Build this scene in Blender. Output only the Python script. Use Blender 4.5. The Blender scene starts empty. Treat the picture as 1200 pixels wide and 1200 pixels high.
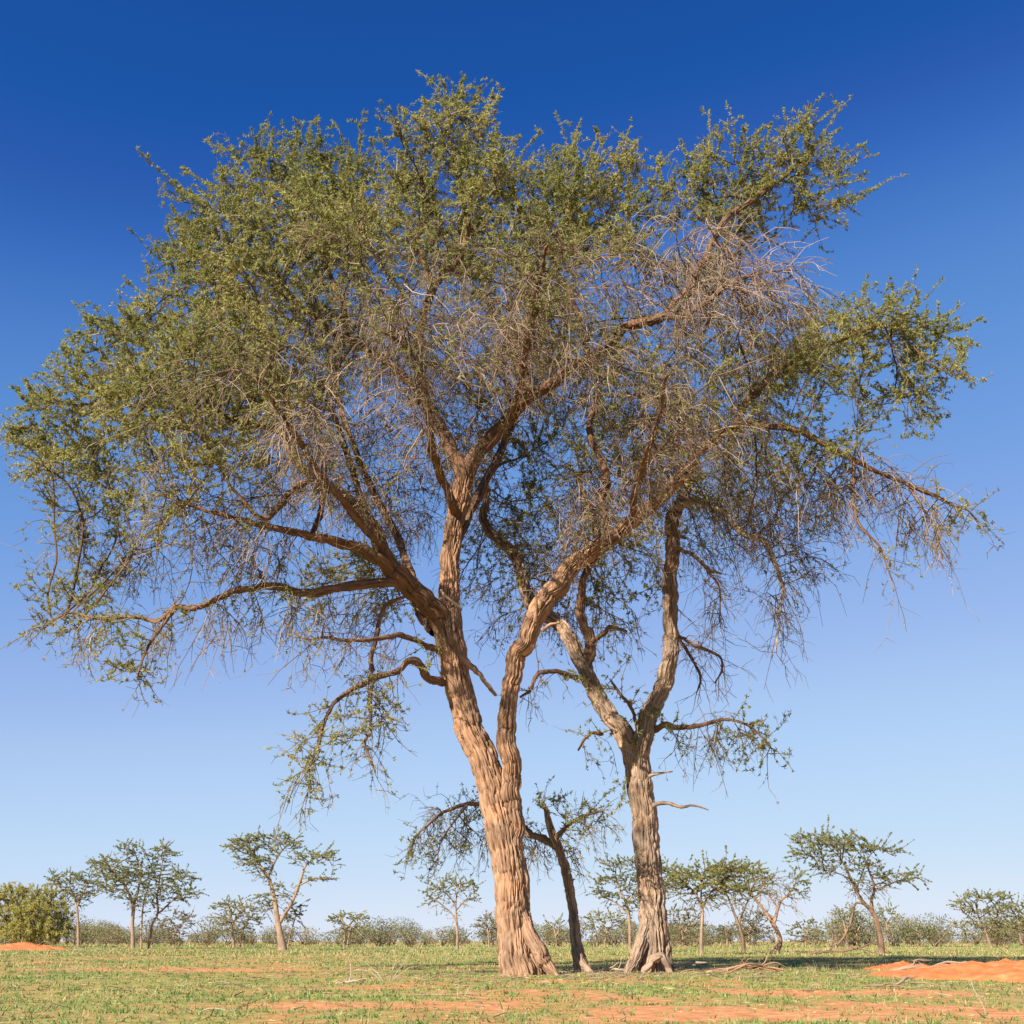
import bpy, math, random
import numpy as np
from mathutils import Vector

R = math.radians
rng = np.random.default_rng(7)
sc = bpy.context.scene
col = sc.collection

# ------------------------------------------------------------------ camera
F = 1400.0                      # focal length in photograph pixels (1200 px frame)
HOR = 1103.0                    # horizon row in the photograph
PITCH = math.atan((HOR - 600) / F)
CAM = np.array([0.0, 0.0, 0.38])
cd = bpy.data.cameras.new('camera'); cam = bpy.data.objects.new('camera', cd); col.objects.link(cam)
cd.sensor_width = 36; cd.sensor_fit = 'HORIZONTAL'; cd.lens = 36 * F / 1200
cd.clip_start = 0.05; cd.clip_end = 6000
cam.location = CAM; cam.rotation_euler = (R(90) + PITCH, 0, 0)
sc.camera = cam

# ------------------------------------------------------------------ sky and sun
SUN_EL = R(33)
SUN_AZ = math.atan2(-0.60, -0.80)          # sun stands behind the camera, to the left
sun_dir = np.array([math.sin(SUN_AZ) * math.cos(SUN_EL), math.cos(SUN_AZ) * math.cos(SUN_EL), math.sin(SUN_EL)])
w = bpy.data.worlds.new('World'); sc.world = w; w.use_nodes = True
nt = w.node_tree; nt.nodes.clear()
sky = nt.nodes.new('ShaderNodeTexSky'); sky.sky_type = 'NISHITA'; sky.sun_disc = False
sky.sun_elevation = SUN_EL; sky.sun_rotation = SUN_AZ
sky.altitude = 1200; sky.air_density = 0.7; sky.dust_density = 0.0; sky.ozone_density = 3.0
EXPO = 1.12
# one tone curve for the whole sky (the film response of the photograph): deep saturated blue overhead, pale at the horizon
vm1 = nt.nodes.new('ShaderNodeVectorMath'); vm1.operation = 'SCALE'; vm1.inputs['Scale'].default_value = .05
cv = nt.nodes.new('ShaderNodeRGBCurve')
RAW = {0: (.024, .028, .034, .048, .075, .119, .244, .372), 1: (.045, .053, .064, .089, .138, .211, .382, .502), 2: (.096, .112, .134, .181, .265, .370, .522)}
TGT = {0: (.0137, .048, .095, .178, .318, .450, .610, .723), 1: (.099, .172, .258, .358, .492, .645, .768, .815), 2: (.413, .546, .645, .759, .855, .930, .945)}
for ch in range(3):
    c = cv.mapping.curves[ch]
    pts_ = [(0, 0)] + list(zip(RAW[ch], TGT[ch])) + [(1, (.80, .86, .955)[ch])]
    while len(c.points) < len(pts_): c.points.new(.5, .5)
    for p_, q_ in zip(c.points, pts_): p_.location = q_; p_.handle_type = 'AUTO_CLAMPED'
cv.mapping.update()
vm2 = nt.nodes.new('ShaderNodeVectorMath'); vm2.operation = 'SCALE'; vm2.inputs['Scale'].default_value = 10 / 2 ** EXPO
bg = nt.nodes.new('ShaderNodeBackground'); bg.inputs[1].default_value = 0.1
wo = nt.nodes.new('ShaderNodeOutputWorld')
nt.links.new(sky.outputs[0], vm1.inputs[0]); nt.links.new(vm1.outputs[0], cv.inputs['Color']); nt.links.new(cv.outputs[0], vm2.inputs[0])
nt.links.new(vm2.outputs[0], bg.inputs[0]); nt.links.new(bg.outputs[0], wo.inputs[0])
sl = bpy.data.lights.new('sun', 'SUN'); sl.energy = 4.9; sl.angle = R(0.53); sl.color = (1.0, 0.92, 0.80)
so = bpy.data.objects.new('sun', sl); col.objects.link(so)
so.rotation_euler = Vector(-sun_dir).to_track_quat('-Z', 'Y').to_euler()
so.location = (-20, -20, 30)
sc.view_settings.view_transform = 'Standard'; sc.view_settings.look = 'None'
sc.view_settings.gamma = 1; sc.view_settings.use_curve_mapping = False
sc.view_settings.exposure = EXPO
sc.render.engine = 'CYCLES'
sc.cycles.max_bounces = 6; sc.cycles.diffuse_bounces = 3; sc.cycles.transmission_bounces = 3

# ------------------------------------------------------------------ helpers: pixel -> place
cp, sp = math.cos(PITCH), math.sin(PITCH)
def at(px, py, Y):
    u, v = (px - 600) / F, (600 - py) / F
    d = np.array([u, cp - v * sp, sp + v * cp])
    return CAM + d * (Y / d[1])
def mpp(P):                                 # metres per photograph pixel at a place
    return ((P[1] - CAM[1]) * cp + (P[2] - CAM[2]) * sp) / F
def ground_Y(py):
    return CAM[2] / math.tan(math.atan((py - 600) / F) - PITCH)
def ground_at(px, py):
    P = at(px, py, ground_Y(py)); P[2] = 0; return P

# ------------------------------------------------------------------ helpers: noise
def _h(ix, iy, iz, s):
    n = (ix.astype(np.int64) * 374761393 + iy.astype(np.int64) * 668265263 + iz.astype(np.int64) * 2147483647 + s * 1274126177) & 0xffffffff
    n = ((n ^ (n >> 13)) * 1274126177) & 0xffffffff
    n = ((n ^ (n >> 16)) * 2246822519) & 0xffffffff
    return ((n ^ (n >> 15)) & 0xffffff) / float(0xffffff)
def vnoise(p, s=0):
    i = np.floor(p).astype(np.int64); f = p - i; f = f * f * (3 - 2 * f); r = 0
    for a in (0, 1):
        for b in (0, 1):
            for c in (0, 1):
                wgt = (f[:, 0] if a else 1 - f[:, 0]) * (f[:, 1] if b else 1 - f[:, 1]) * (f[:, 2] if c else 1 - f[:, 2])
                r = r + wgt * _h(i[:, 0] + a, i[:, 1] + b, i[:, 2] + c, s)
    return r * 2 - 1
def fbm(p, s=0, o=4):
    r = 0; a = 1.0; t = 0
    for k in range(o):
        r = r + a * vnoise(p * 2 ** k, s + k); t += a; a *= 0.5
    return r / t
def voro(p, s=0):
    i = np.floor(p).astype(np.int64); d1 = np.full(len(p), 9.0); d2 = d1.copy(); cid = np.zeros(len(p))
    for a in (-1, 0, 1):
        for b in (-1, 0, 1):
            for c in (-1, 0, 1):
                q = [i[:, 0] + a, i[:, 1] + b, i[:, 2] + c]
                o = np.stack([_h(q[0], q[1], q[2], s + 1), _h(q[0], q[1], q[2], s + 2), _h(q[0], q[1], q[2], s + 3)], 1)
                d = np.linalg.norm(np.stack(q, 1) + o - p, axis=1); h = _h(q[0], q[1], q[2], s + 9)
                m = d < d1
                d2 = np.where(m, d1, np.minimum(d2, d)); cid = np.where(m, h, cid); d1 = np.where(m, d, d1)
    return d1, d2, cid
def unit(v):
    return v / np.maximum(np.linalg.norm(v, axis=-1, keepdims=True), 1e-9)
def rvec(n):
    return unit(rng.normal(size=(n, 3)))

# ------------------------------------------------------------------ helpers: meshes and objects
def mesh_from(name, verts, faces, k, mat, smooth=False, attrs=None):
    """verts (n,3), faces (m,k) all with k corners"""
    me = bpy.data.meshes.new(name)
    verts = np.asarray(verts, np.float32); faces = np.asarray(faces, np.int32)
    me.vertices.add(len(verts)); me.vertices.foreach_set('co', verts.ravel())
    me.loops.add(faces.size); me.loops.foreach_set('vertex_index', faces.ravel())
    me.polygons.add(len(faces)); me.polygons.foreach_set('loop_start', np.arange(0, faces.size, k, dtype=np.int32))
    me.polygons.foreach_set('loop_total', np.full(len(faces), k, np.int32))
    if smooth: me.polygons.foreach_set('use_smooth', np.ones(len(faces), bool))
    for an, (ty, dat) in (attrs or {}).items():
        a = me.attributes.new(an, ty, 'POINT')
        a.data.foreach_set('vector' if ty == 'FLOAT_VECTOR' else 'value', np.asarray(dat, np.float32).ravel())
    me.materials.append(mat); me.update(calc_edges=True); me.validate()
    return me
def obj(name, me, parent=None, kind=None, label=None):
    o = bpy.data.objects.new(name, me); col.objects.link(o)
    if parent is not None: o.parent = parent; o.matrix_parent_inverse = parent.matrix_world.inverted()
    if kind: o['kind'] = kind
    if label: o['label'] = label
    return o
def thing(name, label, cat, loc, group=None):
    o = bpy.data.objects.new(name, None); col.objects.link(o); o.location = loc; o.empty_display_size = 0.3
    o['label'] = label; o['category'] = cat
    if group: o['group'] = group
    bpy.context.view_layer.update()
    from mathutils import Matrix
    o.matrix_world = Matrix.Translation(Vector(loc))
    return o

class Buf:
    """collects tubes into one mesh"""
    def __init__(s): s.v = []; s.f = []; s.a = []; s.n = 0
    def add(s, v, f, a=None):
        s.v.append(v); s.f.append(f + s.n); s.n += len(v)
        s.a.append(a if a is not None else np.zeros((len(v), 3)))
    def mesh(s, name, mat, k=4, smooth=True):
        if not s.v: return None
        return mesh_from(name, np.concatenate(s.v), np.concatenate(s.f), k, mat, smooth, {'bark': ('FLOAT_VECTOR', np.concatenate(s.a))})

def tubes(P, Rr, k, shade=None):
    """batch of equal-length polylines P (n,s,3), radii (n,s) -> verts, quad faces, attr"""
    n, s, _ = P.shape
    T = np.empty_like(P); T[:, 1:-1] = P[:, 2:] - P[:, :-2]; T[:, 0] = P[:, 1] - P[:, 0]; T[:, -1] = P[:, -1] - P[:, -2]
    T = unit(T)
    ref = unit(np.cross(unit(P[:, -1] - P[:, 0] + 1e-6), rvec(n)))[:, None, :]
    A = unit(ref - T * np.sum(ref * T, -1, keepdims=True)); B = np.cross(T, A)
    th = np.arange(k) * 2 * np.pi / k
    V = P[:, :, None, :] + Rr[:, :, None, None] * (A[:, :, None, :] * np.cos(th)[None, None, :, None] + B[:, :, None, :] * np.sin(th)[None, None, :, None])
    idx = np.arange(n * s * k).reshape(n, s, k)
    a = idx[:, :-1, :]; b = np.roll(a, -1, 2); c = idx[:, 1:, :]; d = np.roll(c, -1, 2)
    Fq = np.stack([a, b, d, c], -1).reshape(-1, 4)
    h = (rng.random(n) if shade is None else shade)
    at_ = np.zeros((n, s, k, 3)); at_[..., 0] = h[:, None, None]
    at_[..., 2] = np.cumsum(np.ones((n, s)) * 0.1, 1)[:, :, None]
    return V.reshape(-1, 3), Fq, at_.reshape(-1, 3)

def catmull(P, Wd, ds):
    P = np.asarray(P, float); Wd = np.asarray(Wd, float)
    if len(P) == 2: P = np.array([P[0], (P[0] + P[1]) / 2, P[1]]); Wd = np.array([Wd[0], Wd.mean(), Wd[1]])
    Q = np.vstack([2 * P[0] - P[1], P, 2 * P[-1] - P[-2]]); out = []; wo_ = []
    for i in range(1, len(Q) - 2):
        L = np.linalg.norm(Q[i + 1] - Q[i]); n = max(2, int(L / ds)); t = np.linspace(0, 1, n, endpoint=False)[:, None]
        p0, p1, p2, p3 = Q[i - 1], Q[i], Q[i + 1], Q[i + 2]
        out.append(0.5 * ((2 * p1) + (-p0 + p2) * t + (2 * p0 - 5 * p1 + 4 * p2 - p3) * t ** 2 + (-p0 + 3 * p1 - 3 * p2 + p3) * t ** 3))
        wo_.append(Wd[i - 1] * (1 - t[:, 0]) + Wd[i] * t[:, 0])
    out.append(P[-1:]); wo_.append(Wd[-1:])
    return np.concatenate(out), np.concatenate(wo_)

ROT = np.array([[.8, .6, 0], [-.6, .8, 0], [0, 0, 1.0]])
def limb_mesh(name, pts, rad, mat, seed, res=0.014, flare=0.0, furrow=1.0, maxk=120, cell=0.044):
    """a woody limb with real furrows between plates of bark"""
    n = len(pts); T = unit(np.gradient(pts, axis=0))
    A = np.zeros((n, 3)); r0 = np.cross(T[0], [0.3, 1, 0.2]); A[0] = r0 / np.linalg.norm(r0)
    for i in range(1, n):
        a = A[i - 1] - T[i] * np.dot(A[i - 1], T[i]); A[i] = a / np.linalg.norm(a)
    B = np.cross(T, A)
    k = int(np.clip(2 * np.pi * rad.mean() / res, 7, maxk)); th = np.arange(k) * 2 * np.pi / k
    if k > 24:      # finer steps on the side that faces the open clearing
        t0 = math.atan2(-B[n // 2, 1], -A[n // 2, 1]); th = t0 + th - .55 * np.sin(th)
    s = np.concatenate([[0], np.cumsum(np.linalg.norm(np.diff(pts, axis=0), axis=1))])
    rr = np.repeat(rad[:, None], k, 1); ss = np.repeat(s[:, None], k, 1); tt = np.repeat(th[None], n, 0)
    rm = rr.mean()
    q = np.stack([(rr * np.cos(tt)).ravel(), (rr * np.sin(tt)).ravel(), ss.ravel()], 1)
    ql = np.stack([np.cos(tt).ravel() * 1.1, np.sin(tt).ravel() * 1.1, ss.ravel() / max(rm * 14, .3)], 1)
    d = rr.ravel() * 0.09 * fbm(ql, seed, 2)
    if furrow > 0:
        cs = min(cell, rm * 0.36)
        wv = np.stack([fbm(q / [cs * 2.5, cs * 2.5, cs * 6], seed + 5 + j, 2) for j in range(2)] + [np.zeros(len(q))], 1) * .22
        n1 = vnoise(q / np.array([cs, cs, cs * 15]) + wv, seed) + .45 * vnoise(q @ ROT / np.array([cs * .6, cs * .6, cs * 8]) + 3.1, seed + 2)
        n2 = vnoise(q @ ROT / np.array([cs * .62, cs * .62, cs * 7]) + wv + 7.7, seed + 21)
        qq = q / np.array([cs * .8, cs * .8, cs * 4]) + wv
        d1, d2, cid = voro(qq, seed)
        crack = np.exp(-(np.abs(n1) / .13) ** 1.6); c2 = np.exp(-(np.abs(n2) / .13) ** 1.6); c3 = np.exp(-((d2 - d1) / .13) ** 1.6)
        fine = fbm(q / [cs * .3, cs * .3, cs * 1.6], seed + 31, 3)
        d = d + furrow * cs * (-1.3 * crack - .60 * c2 * (1 - crack) - .42 * c3 * (1 - crack) + .14 * (cid - .5) * (1 - crack) + .20 * fine + .10)
    rv = rr.ravel() + d
    if flare > 0:
        z = (pts[:, 2][:, None] + 0 * tt).ravel()
        lob = 0.55 + 0.45 * np.cos(tt.ravel() * 5 + seed) + 0.5 * vnoise(np.stack([np.cos(tt.ravel()) * 1.7, np.sin(tt.ravel()) * 1.7, z * 0], 1), seed + 3)
        rv = rv * (1 + flare * np.exp(-np.maximum(z, 0) / 0.24) * np.clip(lob, 0.05, 1.4))
    V = pts[:, None, :] + rv.reshape(n, k)[:, :, None] * (A[:, None, :] * np.cos(th)[None, :, None] + B[:, None, :] * np.sin(th)[None, :, None])
    idx = np.arange(n * k).reshape(n, k); a = idx[:-1]; b = np.roll(a, -1, 1); c = idx[1:]; dd = np.roll(c, -1, 1)
    Fq = np.stack([a, b, dd, c], -1).reshape(-1, 4)
    # close the end
    V = np.vstack([V.reshape(-1, 3), pts[-1] + T[-1] * rad[-1] * .6]); e = len(V) - 1
    cap = np.stack([idx[-1], np.roll(idx[-1], -1), np.full(k, e), np.full(k, e)], 1)[:, :3]
    q = np.vstack([q, q[-1:]])
    me = bpy.data.meshes.new(name)
    loops = np.concatenate([Fq.ravel(), cap.ravel()]).astype(np.int32)
    tot = np.concatenate([np.full(len(Fq), 4), np.full(len(cap), 3)]).astype(np.int32)
    me.vertices.add(len(V)); me.vertices.foreach_set('co', V.astype(np.float32).ravel())
    me.loops.add(len(loops)); me.loops.foreach_set('vertex_index', loops)
    me.polygons.add(len(tot)); me.polygons.foreach_set('loop_start', np.concatenate([[0], np.cumsum(tot)[:-1]]).astype(np.int32)); me.polygons.foreach_set('loop_total', tot)
    me.polygons.foreach_set('use_smooth', np.ones(len(tot), bool))
    at_ = me.attributes.new('bark', 'FLOAT_VECTOR', 'POINT'); at_.data.foreach_set('vector', q.astype(np.float32).ravel())
    at2 = me.attributes.new('young_shade', 'FLOAT', 'POINT'); at2.data.foreach_set('value', np.clip((V[:, 2] - 4.3) / 1.6 + .35 * fbm(V * 2.2, seed + 8, 2), 0, 1).astype(np.float32))  # height mask for younger bark and the painted crown shade
    me.materials.append(mat); me.update(calc_edges=True)
    return me

# ------------------------------------------------------------------ materials
def newmat(name):
    m = bpy.data.materials.new(name); m.use_nodes = True; n = m.node_tree; n.nodes.clear()
    out = n.nodes.new('ShaderNodeOutputMaterial'); b = n.nodes.new('ShaderNodeBsdfPrincipled')
    n.links.new(b.outputs[0], out.inputs[0]); b.inputs['Specular IOR Level'].default_value = 0.2
    return m, n, b, out
def ramp(n, src, stops):
    r = n.nodes.new('ShaderNodeValToRGB'); e = r.color_ramp.elements
    e[0].position, e[0].color = stops[0][0], (*stops[0][1], 1); e[1].position, e[1].color = stops[-1][0], (*stops[-1][1], 1)
    for p, c in stops[1:-1]: x = e.new(p); x.color = (*c, 1)
    n.links.new(src, r.inputs[0]); return r
def bark_mat(name, light, mid, dark, upper=None):
    m, n, b, out = newmat(name)
    a = n.nodes.new('ShaderNodeAttribute'); a.attribute_name = 'bark'
    mp = n.nodes.new('ShaderNodeMapping'); mp.inputs['Scale'].default_value = (34, 34, 3.6); n.links.new(a.outputs['Vector'], mp.inputs[0])
    n1 = n.nodes.new('ShaderNodeTexNoise'); n1.inputs['Scale'].default_value = 1.0; n1.inputs['Detail'].default_value = 6; n1.inputs['Roughness'].default_value = .65
    n.links.new(mp.outputs[0], n1.inputs['Vector'])
    n2 = n.nodes.new('ShaderNodeTexNoise'); n2.inputs['Scale'].default_value = 2.6; n2.inputs['Detail'].default_value = 3
    n.links.new(a.outputs['Vector'], n2.inputs['Vector'])
    r = ramp(n, n1.outputs[0], [(.33, dark), (.46, mid), (.62, light)])  # dark streaks paint the shade of furrows into the bark colour
    r2 = ramp(n, n2.outputs[0], [(.32, (.66, .68, .72)), (.5, (.95, .93, .92)), (.68, (1.14, 1.04, .96))])
    mx = n.nodes.new('ShaderNodeMix'); mx.data_type = 'RGBA'; mx.blend_type = 'MULTIPLY'; mx.inputs[0].default_value = 1
    src = r.outputs[0]
    if upper:           # upper stems: redder younger bark, with crown shade painted in as darker colour
        ru = ramp(n, n1.outputs[0], [(.33, upper[2]), (.46, upper[1]), (.62, upper[0])]); au = n.nodes.new('ShaderNodeAttribute'); au.attribute_name = 'young_shade'
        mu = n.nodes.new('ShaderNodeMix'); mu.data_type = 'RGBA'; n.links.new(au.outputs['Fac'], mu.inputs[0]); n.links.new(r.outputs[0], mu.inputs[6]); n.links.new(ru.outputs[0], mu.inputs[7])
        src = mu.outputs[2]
    n.links.new(src, mx.inputs[6]); n.links.new(r2.outputs[0], mx.inputs[7]); n.links.new(mx.outputs[2], b.inputs['Base Color'])
    bp = n.nodes.new('ShaderNodeBump'); bp.inputs['Strength'].default_value = .9; bp.inputs['Distance'].default_value = .02
    n.links.new(n1.outputs[0], bp.inputs['Height']); n.links.new(bp.outputs[0], b.inputs['Normal']); b.inputs['Roughness'].default_value = .95
    return m
def twig_mat(name, stops):
    m, n, b, out = newmat(name)
    a = n.nodes.new('ShaderNodeAttribute'); a.attribute_name = 'bark'
    s = n.nodes.new('ShaderNodeSeparateXYZ'); n.links.new(a.outputs['Vector'], s.inputs[0])
    r = ramp(n, s.outputs[0], stops); n.links.new(r.outputs[0], b.inputs['Base Color']); b.inputs['Roughness'].default_value = .9
    return m
def leaf_mat(name, stops, trans=.35):
    m, n, b, out = newmat(name)
    a = n.nodes.new('ShaderNodeAttribute'); a.attribute_name = 'tint'
    r = ramp(n, a.outputs['Fac'], stops); n.links.new(r.outputs[0], b.inputs['Base Color']); b.inputs['Roughness'].default_value = .6
    b.inputs['Specular IOR Level'].default_value = .25
    t = n.nodes.new('ShaderNodeBsdfTranslucent'); n.links.new(r.outputs[0], t.inputs[0])
    mx = n.nodes.new('ShaderNodeMixShader'); mx.inputs[0].default_value = trans
    n.links.new(b.outputs[0], mx.inputs[1]); n.links.new(t.outputs[0], mx.inputs[2]); n.links.new(mx.outputs[0], out.inputs[0])
    return m
M = {}
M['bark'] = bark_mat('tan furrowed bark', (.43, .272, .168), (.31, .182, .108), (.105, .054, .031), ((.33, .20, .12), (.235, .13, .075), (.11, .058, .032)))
M['bark_limb'] = bark_mat('reddish brown limb bark', (.235, .138, .082), (.16, .09, .052), (.08, .042, .024))  # reddish limb bark, darkened further to put crown shade into its colour
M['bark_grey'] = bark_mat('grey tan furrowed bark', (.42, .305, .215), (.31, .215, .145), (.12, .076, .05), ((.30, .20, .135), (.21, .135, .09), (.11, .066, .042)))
M['bark_dark'] = bark_mat('dark brown bark', (.26, .17, .11), (.19, .12, .075), (.12, .072, .045))
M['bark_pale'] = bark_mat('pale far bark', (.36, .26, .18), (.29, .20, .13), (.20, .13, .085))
M['bark_dead'] = bark_mat('bleached dead wood', (.55, .46, .36), (.44, .35, .26), (.30, .22, .16))
M['branch'] = twig_mat('dark brown branches', [(0, (.075, .045, .029)), (.75, (.13, .08, .05)), (1, (.20, .13, .085))])
M['twig'] = twig_mat('brown grey twigs', [(0, (.10, .062, .042)), (.5, (.165, .11, .075)), (.8, (.25, .18, .125)), (1, (.38, .295, .21))])
M['twig_dead'] = twig_mat('dry pale twigs', [(0, (.17, .108, .075)), (.5, (.26, .18, .125)), (1, (.40, .30, .215))])
M['leaf'] = leaf_mat('olive acacia leaves', [(0, (.135, .150, .036)), (.35, (.235, .242, .060)), (.7, (.33, .315, .09)), (1, (.43, .375, .13))], .45)
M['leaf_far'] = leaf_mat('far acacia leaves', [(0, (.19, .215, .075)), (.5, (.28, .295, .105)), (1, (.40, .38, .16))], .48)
M['leaf_bush'] = leaf_mat('yellow green bush leaves', [(0, (.29, .275, .065)), (.5, (.41, .38, .10)), (1, (.52, .46, .15))], .5)
M['leaf_shrub'] = leaf_mat('dull olive shrub leaves', [(0, (.14, .145, .06)), (.5, (.21, .20, .09)), (1, (.31, .265, .13))])

# ------------------------------------------------------------------ growing trees
def colonize(seeds, srad, targets, step, kill, iters, noise=.25, trop=(0, 0, 0)):
    nodes = [seeds]; ns = len(seeds); par = [np.full(ns, -1)]
    K = len(targets); best = np.full(K, 1e9); near = np.zeros(K, int); alive = np.ones(K, bool)
    def upd(new, base):
        for c in range(0, len(new), 400):
            D = np.linalg.norm(targets[:, None, :] - new[None, c:c + 400], axis=2)
            j = D.argmin(1); dm = D[np.arange(K), j]; m = dm < best
            best[m] = dm[m]; near[m] = j[m] + base + c
    upd(seeds, 0); cnt = ns
    for it in range(iters):
        alive &= best > kill
        if not alive.any(): break
        allp = np.concatenate(nodes)
        ix = np.where(alive)[0]; nr = near[ix]
        dv = unit(targets[ix] - allp[nr])
        u, inv = np.unique(nr, return_inverse=True)
        S = np.zeros((len(u), 3)); np.add.at(S, inv, dv)
        S = unit(S) + noise * rng.normal(size=S.shape) + np.array(trop)
        new = allp[u] + unit(S) * step
        nodes.append(new); par.append(u); upd(new, cnt); cnt += len(new)
    return np.concatenate(nodes), np.concatenate(par), ns

def leaf_tris(P, D, N, L, Wd):
    S = unit(np.cross(D, N)); L = L[:, None]; Wd = Wd[:, None]
    V = np.stack([P + S * Wd * .5, P - S * Wd * .5, P + D * L], 1)
    return V.reshape(-1, 3), np.arange(len(P) * 3).reshape(-1, 3)

DEF = dict(step=.17, kill=.2, iters=70, rtip=.0055, dens=.020, tw=2.15, twl=(.26, .55), twr=.0046, hang=(.38, .92), sub=2.0,
           leafL=.047, leafW=.020, tuft=5, furrow=1.0, res=.0095, bark='bark', leaf='leaf', noise=.28, maxk=230, flare=.16, subtw=True, gain=1.0, limb_bark='bark_limb')

def build_tree(name, label, Y, limbs, blobs, group=None, category='tree', shoots=(), seed=1, **kw):
    """limbs: (part name, [(px,py,width px,depth offset m)...], bark or None); the first is the trunk, it starts at the ground.
    blobs: (cx,cy,rx,ry,depth offset, leafiness)"""
    o = dict(DEF); o.update(kw)
    P0 = at(limbs[0][1][0][0], limbs[0][1][0][1], Y); P0[2] = 0
    root = thing(name, label, category, P0, group)
    seeds = []; srad = []
    for li, L in enumerate(limbs):
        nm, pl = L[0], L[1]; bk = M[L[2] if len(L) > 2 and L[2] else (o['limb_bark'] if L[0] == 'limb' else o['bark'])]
        pts = np.array([at(a, b, Y + d) for a, b, _, d in pl]); rad = np.array([p[2] for p in pl]) * np.array([mpp(p) for p in pts]) / 2
        if li == 0:
            pts[0][2] = -0.02
            pts = np.vstack([pts[0] - [0, 0, .3], pts]); rad = np.concatenate([rad[:1], rad])
        ds = max(.022, min(.028, rad.mean() * .28)) * (1 if li < 2 else 1.35) if o['furrow'] > 0 else max(.08, rad.mean() * 1.2)
        pp, rr = catmull(pts, rad, ds)
        s = np.linspace(0, 1, len(pp)) * len(pl)
        amp = np.minimum(rr * .55, .05)
        wob = np.stack([fbm(np.stack([s * 1.3, s * 0 + li * 7.7, s * 0 + j * 3.1], 1), seed + 11, 3) for j in range(3)], 1) * amp[:, None] * (0.4 if li == 0 else 1.4)
        wob[0] = 0; pp = pp + wob
        rr = rr * (1 + (.03 if li < 2 else .10) * fbm(np.stack([s * 4, s * 0 + li, s * 0], 1), seed + 5, 2))
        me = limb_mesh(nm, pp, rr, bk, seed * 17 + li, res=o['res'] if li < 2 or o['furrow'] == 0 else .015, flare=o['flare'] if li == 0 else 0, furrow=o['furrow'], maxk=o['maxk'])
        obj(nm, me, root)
        if nm in ('root', 'stub', 'broken_stub'): continue
        stp = max(1, int(o['step'] * .8 / ds)); k0 = len(pp) // 2 if li == 0 else 0
        seeds.append(pp[k0::stp]); srad.append(rr[k0::stp])
    seeds = np.concatenate(seeds); srad = np.concatenate(srad)
    # attraction points in the crown
    T = []; TL = []
    for bl in blobs:
        cx, cy, rx, ry, dy, lf = bl[:6]
        C = at(cx, cy, Y + dy); m = mpp(C)
        n = max(4, int(o['dens'] * rx * ry * (bl[6] if len(bl) > 6 else 1)))
        q = rvec(n) * (rng.random((n, 1)) ** .42)
        T.append(C + q * np.array([rx * m, max(rx, ry) * m * .95, ry * m])); TL.append(np.clip(lf * (1 + .35 * q[:, 2]), 0, 1))
    T = np.concatenate(T); TL = np.concatenate(TL)
    N, par, ns = colonize(seeds, srad, T, o['step'], o['kill'], o['iters'], o['noise'], trop=(0, 0, .03))
    nn = len(N)
    # main child, radius
    acc = np.zeros(nn); rad = np.zeros(nn); e = 2.3
    for i in range(nn - 1, ns - 1, -1):
        a = acc[i] if acc[i] > 0 else o['rtip'] ** e
        rad[i] = a ** (1 / e); acc[par[i]] += a
    rad = np.minimum(rad, .075)
    main = np.full(nn, -1); bestr = np.zeros(nn)
    for i in range(ns, nn):
        p = par[i]
        if p >= ns and rad[i] > bestr[p]: bestr[p] = rad[i]; main[p] = i
    for _ in range(2):
        Q = N.copy(); ii = np.arange(ns, nn); c = np.where(main[ii] >= 0, main[ii], ii)
        Q[ii] = .5 * N[ii] + .25 * N[par[ii]] + .25 * N[c]; N = Q
    br = Buf()
    starts = [i for i in range(ns, nn) if par[i] < ns or main[par[i]] != i]
    for i in starts:
        ch = [par[i], i]; j = main[i]
        while j >= 0: ch.append(j); j = main[j]
        P = N[ch]; rr = rad[ch].copy(); rr[0] = rr[1] if par[i] >= ns else min(rr[1] * 1.25, srad[par[i]] * .8)
        v, f, a = tubes(P[None], rr[None], 6 if rr[1] > .02 else (5 if rr[1] > .01 else 4), np.array([rng.random() * .75]))
        br.add(v, f, a)
    me = br.mesh('branches', M['branch'])
    if me: obj('branches', me, root, 'stuff')
    # twigs at the thin nodes
    ii = np.arange(ns, nn); ii = ii[rad[ii] < max(.021, o['rtip'] * 3.2)]; ii = np.concatenate([ii, np.where((srad < o['step'] * .3))[0]])
    rep = np.floor(o['tw'] + rng.random(len(ii))).astype(int); ii = np.repeat(ii, rep)
    if len(ii) == 0: return root
    lfv = np.zeros(len(ii)); TZ = np.zeros(len(ii))
    for c in range(0, len(ii), 1500):
        D = ((N[ii[c:c + 1500], None, :] - T[None]) ** 2).sum(2); lfv[c:c + 1500] = TL[D.argmin(1)]
    lfv = np.clip(lfv + .10 * rng.normal(size=len(ii)) + (.42 * fbm(N[ii] * 1.5, seed + 61, 2) if o['subtw'] else 0) * (lfv > .15), 0, 1)
    bd = np.where((ii >= ns)[:, None], unit(N[ii] - N[np.maximum(par[ii], 0)]), rvec(len(ii)))
    cc = T.mean(0); outv = unit(N[ii] - cc)
    leafy = (lfv > .45)
    n = len(ii)
    up = np.where(leafy, .42, -.30)[:, None] * np.array([0, 0, 1.0])
    D0 = unit(bd * .55 + outv * .45 + rvec(n) * .85 + up)
    Ln = np.where(leafy, rng.uniform(*o['twl'], n), rng.uniform(*o['hang'], n) * np.where(rng.random(n) < .5, 1, .55))
    droop = np.where(leafy, rng.uniform(-.02, .10, n), rng.uniform(.10, .45, n))
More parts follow.
